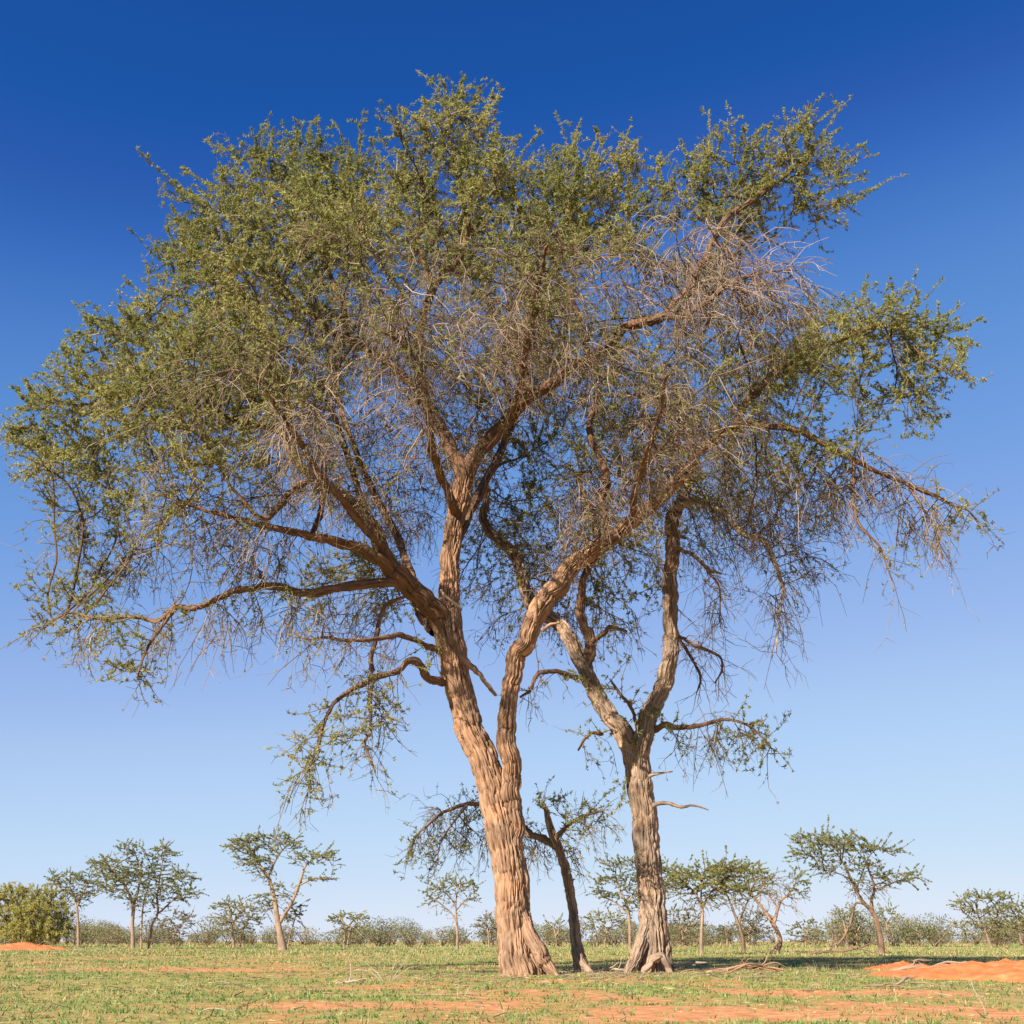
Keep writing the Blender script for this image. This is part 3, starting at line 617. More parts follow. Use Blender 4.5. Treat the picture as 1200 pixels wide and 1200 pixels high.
blobsA = [
 (330,215,72,50,.5,1),(262,275,62,48,-1,1),(400,225,58,58,-.5,1),(228,305,40,45,1,1),(390,305,85,52,1.5,.75),(300,335,75,48,-1.5,.85),(350,265,60,45,-1.5,.9),
 (520,175,66,52,0,1),(470,235,58,48,1.5,.95),(575,220,52,48,-1,1),(540,285,75,48,1.5,.75),(480,335,68,48,-1.5,.6),(440,290,50,45,-2,.8),(545,130,25,35,0,1,1.3),
 (660,220,52,42,1,1),(715,210,42,42,-.5,1),(650,285,65,48,2,.75),(740,265,46,36,1.5,.85),(640,350,75,55,-1.2,.5),(600,290,50,45,-2,.7),(700,310,50,40,-2,.6),
 (855,205,62,40,.5,1),(930,190,55,36,0,1),(975,222,32,24,-.5,1),(810,240,48,34,1.5,.95),(885,262,55,32,1,.8),(950,250,35,25,.5,.9),
 (815,308,85,44,-2,.0,3.2),(895,335,66,46,-1.6,.03,3.0),(840,350,70,40,-2.2,.02,2.6),
 (1010,388,62,40,0,1),(1075,398,50,32,.5,1),(1105,432,30,28,-.5,1),(955,435,66,42,-1.2,.95),(1040,455,56,36,.5,.85),(1075,490,26,22,.3,.8),(920,400,66,46,1.5,.75),(860,440,66,56,2,.55),(800,410,66,56,1.2,.5),(885,385,55,45,-1.8,.4),
 (960,545,82,46,-.8,.32,2.0),(900,580,82,46,.5,.32,2.0),(1010,565,55,40,-.6,.28,1.8),(850,560,66,56,1,.38,1.6),(800,490,76,56,2,.45),(1085,605,45,32,-.6,.28,2.0),(740,440,60,50,-1.2,.42),(820,480,60,45,-1.5,.5),
 (140,420,64,40,0,1),(92,468,56,46,-.5,1),(52,502,42,44,.5,1),(200,392,64,46,1,1),(270,405,74,50,-1.8,.95),(190,470,84,46,-2,.9),(110,530,66,46,.5,.85),(62,560,32,40,-.5,.75),(250,475,84,56,1,.75),(220,535,92,48,-2.2,.55),
 (130,600,64,40,0,.5),(330,455,84,56,1.5,.65),(300,560,76,48,1.5,.4),(230,605,84,42,-1.6,.28),(300,640,76,32,-1.4,.22),(150,648,62,36,.5,.4),(350,500,60,50,-2.2,.4),
 (400,390,76,56,0,.55),(420,480,76,56,2,.4),(480,430,66,56,-1.8,.3),(430,560,55,50,-1.2,.25),(520,510,50,45,-1.2,.15),
 (560,400,76,56,0,.45),(550,470,66,56,2,.4),(620,430,66,56,2.2,.4),(480,580,66,56,2.5,.35),(400,690,60,40,1,.4),(340,715,62,32,-1.1,.4),(260,735,40,28,-1.2,.3),(580,350,60,50,-2,.4),
 (72,732,44,16,0,.6,2.6),(160,785,26,34,-.9,.38,2.6),(120,755,26,26,-.4,.4),(205,740,30,26,-1,.3),
 (366,880,34,36,-.9,.43,3.0),(362,922,30,26,-.9,.43,2.6),(430,850,18,36,-.8,.43,3.0),(452,835,16,26,-.7,.43,2),
 (450,380,70,55,-3.8,.45,.55),(330,420,80,55,-3.6,.6,.55),(240,440,60,45,-3.3,.75,.55),(560,400,70,50,-3.8,.35,.55),(640,310,70,50,-3.7,.65,.55),(520,290,70,50,-3.5,.75,.55),(400,280,70,50,-3.2,.85,.55),(760,430,70,55,-3.6,.4,.55),(840,470,60,45,-3,.5,.55),(690,420,55,45,-3.6,.3,.55),(360,500,60,40,-3.4,.3,.6),(730,300,50,40,-3,.55,.55),
 (560,330,80,60,3.8,.7,.6),(430,400,80,60,3.8,.6,.6),(650,400,80,60,3.8,.6,.6),(320,350,70,55,3.2,.8,.6),(780,350,70,50,3.2,.7,.6),(560,500,70,50,3.6,.4,.6),(300,480,70,50,3.4,.6,.6),(880,480,60,50,2.8,.5,.6),
 (400,745,30,30,-1.1,.2),(690,590,60,45,-1.2,.2),(770,520,60,45,-1.5,.3),
]
def _thin(b):
    cx, cy, rx, ry, dy, lf = b[:6]
    if (cx < 300 and cy > 440 and len(b) == 6) or (cx > 850 and cy > 480 and len(b) == 6): b = tuple(b) + (1.4,)
    if dy < -2.7: lf *= .55                                   # boughs towards the viewer carry more twigs than leaves
    elif 270 < cx < 960 and 325 < cy < 620: lf *= .72
    return (cx, cy, rx, ry, dy, lf) + tuple(b[6:])
blobsA = [_thin(b) for b in blobsA]
shootsA = [(213,200,.5),(488,82,0),(545,88,0),(586,112,-.5),(948,126,0),(905,142,.3),(1066,204,-.3),(1030,180,0),(1075,308,.2),(1152,371,.3),(1120,385,0),(12,452,.3),(30,445,0),(145,323,.5),(95,375,.5),(72,400,.2),(330,140,.5),(372,138,.3),(300,160,0),(352,140,.3),(440,165,0),(610,160,-.5),(702,152,-.5),(745,165,-.5),(770,185,1),(830,160,.5),(875,145,.3),(985,150,0),(1015,168,0),(5,500,.2),(1140,400,0),(320,150,-.3),(200,240,.8),(190,290,1),(565,100,-.2),(500,120,.2),(470,125,.3),(1100,352,.3),(1045,335,.2),(800,172,.8)]
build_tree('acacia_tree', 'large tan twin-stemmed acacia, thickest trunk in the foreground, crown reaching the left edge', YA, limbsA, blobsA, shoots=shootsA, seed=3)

# ------------------------------------------------------------------ its neighbour on the right
limbsB = [
 ('trunk', [(768,1139,38,0),(767,1105,36,0),(764,1055,33,0),(759,1000,32,0),(754,950,31,0),(749,915,31,0),(745,888,31,0),(736,870,26,0),(726,852,23,0),(716,842,22,0),(703,820,22,.1),(692,800,21,.2),(683,780,20,.3),(674,760,19,.4),(664,744,17,.5),(652,730,16,.6),(638,720,16,.7),(622,707,15,.8),(613,682,14,.9),(607,660,14,1),(598,645,13,1),(586,634,13,1.1),(573,622,12,1.2),(566,605,11,1.3),(570,585,9,1.4),(568,560,7,1.5)]),
 ('stem', [(747,915,24,-.02),(748,890,25,-.04),(752,870,24,-.08),(757,852,22,-.1),(763,836,22,-.1),(771,818,21,-.1),(779,800,20,-.1),(784,780,19,-.1),(786,750,19,0),(785,720,18,0),(785,690,18,0),(785,660,17,.1),(786,630,17,.1),(789,606,17,.1),(798,586,13,.2),(808,562,11,.3),(812,530,9,.5),(800,490,7,.7),(790,450,5,.9)]),
 ('root', [(762,1050,14,-.02),(755,1090,18,-.1),(747,1118,17,-.17),(734,1144,10,-.26)]),
 ('root', [(751,1148,8,-.34),(757,1134,9,-.33),(765,1124,10,-.30),(775,1121,10,-.30),(782,1130,9,-.30),(786,1148,9,-.32)]),
 ('root', [(776,1070,12,0),(781,1110,14,-.06),(788,1146,10,-.1)]),
 ('limb', [(682,785,14,.3),(693,765,15,.3),(690,745,13,.3),(682,728,12,.3),(682,705,11,.35),(683,682,10,.4),(691,662,9,.5),(700,640,8,.6),(694,605,7,.8),(680,570,5,1)]),
 ('limb', [(693,752,6,.3),(708,742,6,.1),(716,735,5,0),(735,740,3,-.1)]),
 ('limb', [(676,794,6,.2),(657,788,6,0),(637,787,6,-.1),(627,797,5,-.1),(622,808,4,-.1),(610,817,3,-.1)]),
 ('limb', [(748,862,5,-.1),(740,830,4.5,-.3),(726,812,4,-.4),(716,798,3,-.4)]),
 ('limb', [(790,598,12,.1),(810,588,10,-.1),(835,592,8,-.3),(853,601,7,-.5),(868,623,8,-.6),(893,632,7,-.7),(906,655,6,-.7),(916,688,5,-.7),(913,720,4,-.7),(909,765,2.5,-.7)], 'bark_dead'),
 ('limb', [(793,643,6,0),(812,650,5,-.2),(830,667,4.5,-.3),(847,672,3,-.4)]),
 ('limb', [(829,667,4,-.3),(843,690,3,-.4),(843,730,2,-.4)]),
 ('limb', [(795,745,5,0),(818,758,4.5,-.2),(843,770,4,-.3),(846,785,3,-.3),(838,800,2,-.3)]),
 ('limb', [(795,747,5,0),(812,775,4,-.1),(821,795,3.5,-.2),(816,812,2,-.2)]),
 ('limb', [(768,856,9,-.1),(778,850,8,-.2),(793,854,7,-.3),(815,851,6,-.4),(834,846,5,-.5),(852,843,4,-.6),(880,852,3,-.7),(905,878,2,-.7)]),
 ('limb', [(706,860,5,0),(694,859,4.5,-.1),(685,866,4,-.15),(677,879,3,-.15)]),
 ('broken_stub', [(762,946,7,-.1),(772,942,5.5,-.15),(784,942,4.5,-.2),(798,946,4.5,-.3),(808,944,3.5,-.32),(818,945,3,-.35),(831,949,1.6,-.4)], 'bark_grey'),
 ('broken_stub', [(760,911,5,-.1),(773,906,3.5,-.2),(788,904,2,-.25)]),
]
blobsB = [
 (690,470,86,66,2.2,.45),(740,540,86,56,2.2,.42),(640,555,66,56,2,.42),(600,615,56,56,1.8,.45),(690,650,76,46,2,.45),(760,640,56,46,1.6,.42),
 (660,705,55,38,1.6,.4),(560,680,40,46,1.8,.4),(840,615,56,46,.8,.4),(725,715,40,26,1.2,.42),(560,560,50,50,2,.4),(700,560,60,50,-.2,.4),(640,640,50,40,.4,.4),(590,720,35,30,1.5,.35),
 (895,620,50,40,-.6,.3,1.7),(930,650,35,40,-.7,.25,1.7),(905,700,22,50,-.7,.12,1.5),(830,740,16,36,-.3,.03),(825,700,24,30,-.3,.08),
 (852,856,40,16,-.5,.46,3.0),(892,878,26,18,-.7,.44,3.0),(832,872,24,18,-.4,.43,2.4),(790,865,16,18,-.2,.4),
]
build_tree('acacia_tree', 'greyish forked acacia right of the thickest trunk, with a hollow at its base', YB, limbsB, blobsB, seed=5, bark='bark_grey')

# ------------------------------------------------------------------ the small leaning tree between them
limbsC = [
 ('trunk', [(682,1142,20,0),(676,1110,14,0),(673,1080,13,0),(670,1055,12.5,0),(664,1022,11.5,0),(657,1000,11.5,0),(648,978,10.5,0),(643,965,8.5,0),(640,950,6.5,0),(634,938,4,0)]),
 ('root', [(676,1112,11,-.05),(684,1130,11,-.1),(697,1143,7,-.15)]),
 ('limb', [(654,994,10,0),(638,985,10,.1),(620,975,9,.2),(600,958,8,.3),(572,944,6,.3),(545,943,5,.2),(518,953,4,.1),(496,972,3,0)]),
 ('limb', [(650,982,7,0),(664,968,6,-.2),(686,955,4,-.4),(708,950,3,-.5)]),
 ('limb', [(548,943,4,.2),(530,965,3,.1),(515,990,2,0)]),
]
blobsC = [(522,962,30,24,.2,.42,1.5),(490,990,18,24,0,.42,1.5),(560,975,28,30,.3,.42,1.5),(682,962,30,22,-.4,.42,1.5),(660,1000,28,26,0,.42,1.5),(622,985,24,26,.4,.42,1.5),(706,966,14,18,-.4,.7,1.5),(520,1005,22,18,0,.45,1.4),(640,950,20,18,-.2,.6,1.4)]
build_tree('acacia_tree', 'slim dark leaning acacia standing between the two big trunks', YC, limbsC, blobsC, seed=8, bark='bark_grey', limb_bark='bark_dark', flare=.12, step=.12, kill=.14, twl=(.18, .4), hang=(.25, .6), dens=.034, leafL=.045, leafW=.017, gain=.9, tuft=4, twr=.0038)

# ------------------------------------------------------------------ the trees on the plain
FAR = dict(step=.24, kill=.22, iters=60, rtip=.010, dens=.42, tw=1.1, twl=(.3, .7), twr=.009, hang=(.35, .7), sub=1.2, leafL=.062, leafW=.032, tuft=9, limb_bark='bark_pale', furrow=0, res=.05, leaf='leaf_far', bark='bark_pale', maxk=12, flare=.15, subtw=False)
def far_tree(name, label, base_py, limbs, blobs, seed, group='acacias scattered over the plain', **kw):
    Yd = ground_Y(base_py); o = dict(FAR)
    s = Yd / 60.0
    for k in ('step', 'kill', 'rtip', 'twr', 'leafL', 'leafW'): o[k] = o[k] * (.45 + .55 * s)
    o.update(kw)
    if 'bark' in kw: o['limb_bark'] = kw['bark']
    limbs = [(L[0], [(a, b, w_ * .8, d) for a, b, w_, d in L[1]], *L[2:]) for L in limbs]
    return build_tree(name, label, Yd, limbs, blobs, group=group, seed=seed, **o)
def D(px, py, w, d=0): return (px, py, w, d)

far_tree('acacia_tree', 'broad double-trunked acacia beside the yellow-green bush on the left', 1112,
 [('trunk', [D(156,1112,6),D(155,1085,5),D(156,1062,5),D(150,1045,4),D(140,1028,3),D(128,1015,2)]), ('stem', [D(173,1112,4,1),D(178,1085,3.5,1),D(185,1070,3.5,1),D(184,1050,3,1),D(188,1025,2,1),D(192,1000,1.5,1)]),
  ('limb', [D(155,1066,4),D(161,1045,3.5),D(165,1020,2.5),D(158,1000,1.5)]), ('limb', [D(186,1070,3,1),D(203,1055,2.5,1),D(222,1046,1.5,1)]), ('stem', [D(165,1112,3,2),D(166,1085,3,2),D(168,1060,2.5,2),D(176,1030,2,2)])],
 [(125,1012,22,10,0,.9),(155,995,16,10,0,1),(150,1025,34,15,0,.85),(135,1040,20,16,-1,.7),(190,1000,18,12,1,.9),(175,1020,20,12,1,.85),(205,1030,26,12,1,1),(215,1048,22,10,1,.8),(178,1045,18,14,0,.6),(160,1055,14,12,-1,.5)], 21)
far_tree('acacia_tree', 'grey-green round-crowned acacia rising behind the yellow-green bush', 1109.5,
 [('trunk', [D(92,1109,4),D(91,1075,3.5),D(88,1055,3),D(82,1040,2)]), ('limb', [D(91,1062,3),D(98,1045,2.5),D(106,1032,2)]), ('limb', [D(89,1052,2.5),D(70,1040,2),D(58,1034,1.5)])],
 [(82,1030,30,10,0,.9),(98,1042,20,14,0,.8),(65,1036,14,9,0,.8),(88,1054,20,10,1,.5),(108,1030,10,9,0,.8)], 22)
far_tree('acacia_tree', 'tall flat-topped acacia with a thick pale base and two spreading boughs', 1113.5,
 [('trunk', [D(331,1113,13),D(328,1095,9),D(325,1075,8),D(322,1055,6),D(318,1038,5),D(312,1025,4),D(302,1010,3)]), ('limb', [D(327,1082,6),D(338,1065,5),D(347,1045,4.5),D(353,1030,4),D(358,1015,3),D(372,1004,2)]),
  ('limb', [D(314,1028,4),D(322,1010,3),D(332,995,2),D(342,985,1.5)]), ('limb', [D(350,1038,3),D(368,1030,2.5),D(388,1030,2)]), ('stem', [D(337,1112,2,2),D(342,1088,2,2),D(348,1070,1.5,2)])],
 [(290,992,26,11,0,1),(318,984,22,9,0,1),(338,988,16,11,0,1),(300,1010,26,11,0,.8),(368,1004,28,9,0,1),(385,1000,12,7,0,1),(375,1029,18,5,0,.7),(330,1045,16,12,0,.6),(310,1058,14,14,1,.8),(345,1070,14,14,2,.7),(312,1022,16,9,0,.6)], 23)
far_tree('acacia_tree', 'bushy mid-sized acacia left of the flat-topped one with two boughs', 1110.5,
 [('trunk', [D(274,1110,4),D(272,1090,3.5),D(270,1070,3),D(265,1058,2)]), ('limb', [D(272,1085,3),D(282,1068,2),D(290,1060,1.5)]), ('stem', [D(281,1110,2.5,1),D(285,1090,2,1),D(292,1075,1.5,1)])],
 [(272,1060,22,8,0,1),(258,1072,12,10,0,.8),(285,1072,18,12,0,.85),(272,1085,22,14,0,.6),(296,1080,12,10,1,.6)], 24)
far_tree('acacia_tree', 'small round dark acacia in the middle distance, left of the slender solitary one', 1110.5,
 [('trunk', [D(403,1110,4),D(404,1094,3.5),D(402,1080,2.5),D(396,1072,2)]), ('limb', [D(404,1092,2.5),D(413,1080,2),D(420,1074,1.5)]), ('stem', [D(407,1110,2.5),D(409,1095,2),D(412,1085,1.5)])],
 [(410,1073,16,6,0,1),(398,1080,14,9,0,.8),(418,1080,12,7,0,.9),(404,1090,16,9,0,.55)], 25)
far_tree('acacia_tree', 'slender solitary acacia with pale thin trunk and airy umbrella crown, left of the thickest trunk', 1113,
 [('trunk', [D(536,1113,4.5),D(536,1095,3.8),D(535,1078,3.4),D(534,1062,2.5),D(536,1046,2),D(540,1036,1.5)]), ('limb', [D(535,1080,2.6),D(527,1068,2),D(515,1058,1.6),D(504,1050,1.2)]), ('limb', [D(535,1066,2),D(546,1055,1.5),D(558,1052,1.2)]), ('limb', [D(534,1060,2),D(524,1048,1.6),D(515,1040,1.2)])],
 [(530,1036,28,7,0,.8),(512,1044,18,7,0,.75),(548,1038,14,7,0,.8),(508,1056,14,7,0,.5),(552,1054,14,5,0,.45),(530,1050,16,6,0,.35)], 26)
far_tree('acacia_tree', 'small dark green acacia touching the left side of the thickest trunk', 1110,
 [('trunk', [D(573,1110,3.5),D(572,1095,3),D(570,1082,2)]), ('limb', [D(572,1094,2.2),D(580,1082,1.6)])],
 [(572,1078,15,6,0,1),(564,1088,10,9,0,.8),(582,1088,12,9,0,.9)], 27, leaf='leaf_shrub')
far_tree('acacia_tree', 'small grey acacia seen in the gap left of the slim leaning trunk', 1110,
 [('trunk', [D(652,1110,3),D(651,1096,2.5),D(648,1085,2)]), ('limb', [D(652,1096,2),D(658,1086,1.5)])],
 [(650,1081,13,5,0,.95),(644,1088,8,8,0,.8),(657,1090,8,8,0,.7)], 28)
far_tree('acacia_tree', 'tall layered acacia partly hidden behind the forked grey trunk', 1113,
 [('trunk', [D(738,1113,5),D(738,1090,4.5),D(736,1065,4),D(728,1045,3),D(722,1028,2)]), ('limb', [D(737,1072,3),D(722,1058,2.2),D(704,1050,1.5)]), ('limb', [D(736,1058,3),D(748,1038,2.2),D(765,1020,1.6)])],
 [(725,1012,24,6,0,1),(710,1030,17,6,0,.95),(712,1050,20,6,0,.9),(740,1035,18,14,0,.8),(770,1020,22,14,1,.9),(750,1058,20,10,0,.7),(785,1030,18,16,1,.85)], 29, dens=.6)
far_tree('acacia_tree', 'low bushy acacia in the gap between the leaning and the forked trunks', 1110,
 [('trunk', [D(709,1110,3.5),D(709,1096,3),D(706,1082,2)]), ('limb', [D(709,1096,2.4),D(718,1082,1.8)]), ('stem', [D(700,1110,2.4),D(699,1095,2),D(696,1082,1.4)])],
 [(712,1074,20,7,0,.95),(694,1078,12,8,0,.85),(724,1082,14,9,0,.7),(706,1088,20,8,0,.55)], 30)
far_tree('acacia_tree', 'fresh green acacia with a straight pale trunk, right of the forked grey trunk', 1119,
 [('trunk', [D(822,1119,6),D(822,1095,5),D(823,1075,5),D(822,1062,4.5),D(815,1048,3),D(805,1036,2)]), ('limb', [D(823,1066,3.6),D(830,1050,3),D(842,1036,2)]), ('limb', [D(822,1062,3),D(822,1042,2.4),D(824,1026,1.6)])],
 [(810,1025,28,10,0,1),(845,1020,26,10,0,1),(825,1036,34,12,0,.95),(795,1040,16,12,0,.8),(855,1040,20,12,0,.8),(830,1050,22,9,0,.5)], 31, leaf='leaf', dens=.6)
far_tree('acacia_tree', 'dark-stemmed acacia leaning left beside the straight pale trunk', 1117,
 [('trunk', [D(872,1117,6),D(870,1100,5),D(866,1085,5),D(861,1072,4),D(856,1058,3),D(850,1045,2)]), ('limb', [D(866,1084,3.2),D(872,1066,2.4),D(880,1048,1.6)])],
 [(870,1022,28,10,.5,.95),(880,1040,22,10,0,.75),(850,1032,18,12,0,.9),(862,1056,20,8,0,.45),(895,1030,14,10,0,.7)], 32, bark='bark_dark', dens=.6)
far_tree('acacia_tree', 'half-bare reddish forked acacia right of the dark-stemmed one', 1116,
 [('trunk', [D(908,1116,9),D(914,1105,7),D(911,1092,6),D(905,1082,6.5),D(898,1070,4.5),D(888,1058,3.5),D(880,1045,2.5),D(876,1032,1.8)]), ('limb', [D(906,1084,5),D(911,1068,4.5),D(915,1055,4),D(924,1048,2.6),D(932,1036,1.8)]), ('limb', [D(890,1060,2.4),D(892,1040,2),D(896,1022,1.3)]), ('limb', [D(912,1064,2.4),D(902,1050,2),D(898,1035,1.3)])],
 [(935,1030,13,9,0,1),(930,1046,16,6,0,.7),(895,1030,20,12,0,.2),(910,1035,18,10,0,.15),(880,1040,14,10,0,.25),(905,1050,24,8,0,.15),(925,1055,14,8,0,.3)], 33, bark='bark')
far_tree('acacia_tree', 'wide umbrella acacia on the right with dark forked trunk and a broken bough', 1118.5,
 [('trunk', [D(1033,1118,9),D(1032,1100,8),D(1028,1082,7.5),D(1022,1068,7),D(1012,1058,5.5),D(1004,1045,4.5),D(997,1030,4),D(990,1015,3),D(982,1002,2)]),
  ('limb', [D(1022,1070,6.5),D(1021,1055,5),D(1025,1043,4),D(1020,1025,3),D(1014,1008,2)]), ('limb', [D(1003,1042,2.5),D(1010,1025,2.2),D(1018,1005,1.6),D(1030,992,1.2)]), ('limb', [D(1025,1043,2.4),D(1042,1036,2),D(1062,1030,1.3)]), ('limb', [D(996,1030,2),D(978,1022,1.6),D(960,1018,1.2)]),
  ('broken_bough', [D(1014,1060,3),D(1004,1058,3),D(1000,1066,3.4),D(997,1082,3.4),D(990,1096,3.6),D(981,1108,3)], 'bark_dark')],
 [(960,986,32,8,0,.95),(985,992,34,12,0,.95),(950,1002,24,7,0,.9),(1020,996,20,9,0,.85),(1040,1000,14,6,0,.8),(1045,1026,26,6,0,.9),(1072,1027,16,5,0,.85),(1000,1015,30,9,0,.55),(970,1020,20,7,0,.6),(1012,1038,20,8,0,.4),(985,1104,14,9,0,.08)], 34, bark='bark_dark')
far_tree('acacia_tree', 'hazy green acacia behind the broken bough of the umbrella acacia', 1109.5,
 [('trunk', [D(992,1109,4),D(991,1092,3.5),D(988,1078,2.5)]), ('limb', [D(991,1092,2.5),D(1003,1078,2)]), ('stem', [D(1004,1109,3),D(1004,1094,2.5),D(1010,1080,1.6)])],
 [(990,1070,18,8,0,.9),(1002,1078,16,10,0,.8),(984,1086,14,12,0,.7),(1000,1094,20,9,0,.5)], 35)
far_tree('acacia_tree', 'airy acacia directly behind the trunk of the umbrella acacia', 1110,
 [('trunk', [D(1041,1110,3.5),D(1040,1092,3),D(1038,1078,2)]), ('limb', [D(1040,1090,2.2),D(1046,1078,1.6)])],
 [(1040,1066,12,6,0,.9),(1046,1076,10,7,0,.9),(1034,1080,10,9,0,.7),(1042,1092,12,9,0,.5)], 36)
far_tree('acacia_tree', 'low dome-shaped acacia right of the umbrella acacia', 1109.5,
 [('trunk', [D(1077,1109,3.5),D(1077,1098,3),D(1074,1090,2)]), ('limb', [D(1077,1098,2.2),D(1085,1090,1.6)])],
 [(1076,1088,20,5,0,.95),(1062,1094,10,7,0,.8),(1092,1093,12,6,0,.9),(1077,1097,20,6,0,.5)], 37)
far_tree('acacia_tree', 'broad dense acacia at the right edge with slanting pale trunk', 1111,
 [('trunk', [D(1162,1111,4.5),D(1157,1098,4),D(1152,1085,3.2),D(1146,1072,2.2)]), ('limb', [D(1156,1096,3),D(1165,1080,2.4),D(1174,1066,1.6)]), ('limb', [D(1153,1087,2.4),D(1138,1076,2),D(1126,1066,1.4)]), ('stem', [D(1134,1111,2.4),D(1132,1096,2),D(1126,1084,1.4)])],
 [(1145,1052,26,6,0,.95),(1165,1052,22,7,0,.95),(1130,1062,18,6,0,.9),(1160,1066,26,9,0,.75),(1135,1082,20,9,0,.6),(1165,1088,26,10,0,.55),(1128,1094,14,9,0,.55)], 38)
far_tree('acacia_tree', 'acacia cut off by the right edge of the picture', 1111,
 [('trunk', [D(1199,1111,4.5),D(1195,1098,4),D(1194,1085,3),D(1198,1072,2)]), ('limb', [D(1195,1096,3),D(1210,1078,2),D(1222,1066,1.5)])],
 [(1198,1064,24,8,0,.95),(1218,1062,20,8,0,.95),(1190,1080,14,12,0,.7),(1212,1084,22,12,0,.6)], 39)
far_tree('acacia_tree', 'small brownish acacia in front of the far shrubs, right of the double-trunked one', 1110.5,
 [('trunk', [D(203,1110,3.5),D(204,1096,3),D(201,1084,2)]), ('limb', [D(204,1096,2.2),D(214,1082,1.8),D(224,1074,1.2)]), ('stem', [D(210,1110,2.4),D(210,1096,2),D(207,1086,1.4)])],
 [(210,1072,16,6,0,.85),(200,1084,15,10,0,.7),(218,1080,14,8,0,.6),(206,1096,18,9,0,.6)], 40, leaf='leaf_shrub')
far_tree('acacia_tree', 'far pale acacia low on the plain, just left of the umbrella acacia', 1109.5,
 [('trunk', [D(944,1109,3),D(944,1098,2.6),D(940,1088,2)]), ('limb', [D(944,1098,2),D(951,1088,1.5)])],
 [(944,1082,16,6,0,.9),(934,1090,12,8,0,.7),(954,1092,14,7,0,.7),(944,1100,22,6,0,.5)], 41)
far_tree('acacia_tree', 'small brown-green acacia behind the straight pale trunk', 1110.5,
 [('trunk', [D(800,1110,3.5),D(800,1096,3),D(796,1084,2)]), ('limb', [D(800,1096,2.2),D(808,1082,1.8)])],
 [(800,1070,20,8,0,.8),(792,1082,16,10,0,.7),(812,1082,14,10,0,.7),(800,1096,22,8,0,.5)], 42, leaf='leaf_shrub')
far_tree('acacia_tree', 'dull green acacia in the background between the dark-stemmed and half-bare ones', 1110,
 [('trunk', [D(878,1110,3),D(878,1096,2.6),D(882,1082,2)]), ('limb', [D(878,1096,2.2),D(888,1082,1.8)]), ('stem', [D(852,1110,2.4),D(852,1098,2),D(848,1088,1.4)])],
 [(885,1074,20,8,0,.8),(878,1086,22,9,0,.7),(855,1092,20,8,0,.6),(895,1094,16,9,0,.6)], 43, leaf='leaf_shrub')

# the yellow-green bush on its red mound
far_tree('bush', 'large dense yellow-green bush on a red sand mound at the left edge', 1110.5,
 [('stem', [D(38,1110,3),D(36,1095,3),D(30,1075,2),D(22,1055,1.5)]), ('stem', [D(42,1110,3),D(46,1092,3),D(54,1072,2),D(60,1056,1.5)]), ('stem', [D(34,1110,3),D(22,1096,2.4),D(8,1080,1.6)]), ('stem', [D(46,1110,3),D(58,1098,2.4),D(72,1086,1.6)]), ('stem', [D(39,1110,3),D(40,1088,2.4),D(42,1060,1.5)])],
 [(15,1052,26,12,0,1,1.6),(48,1054,24,11,0,1,1.6),(66,1064,15,11,0,1,1.5),(74,1080,11,14,0,1,1.5),(10,1072,26,16,0,1,1.5),(40,1072,30,16,-1,1,1.5),(30,1092,34,12,-1,.9,1.5),(66,1096,18,10,-1,.9,1.5),(-12,1060,20,16,0,1,1.2),(-8,1088,20,14,0,.9,1.2)], 51, group=None, category='bush', leaf='leaf_bush', gain=.75, dens=.42, leafL=.15, leafW=.05, tuft=5, aspect=[.6, .6, 1.9])

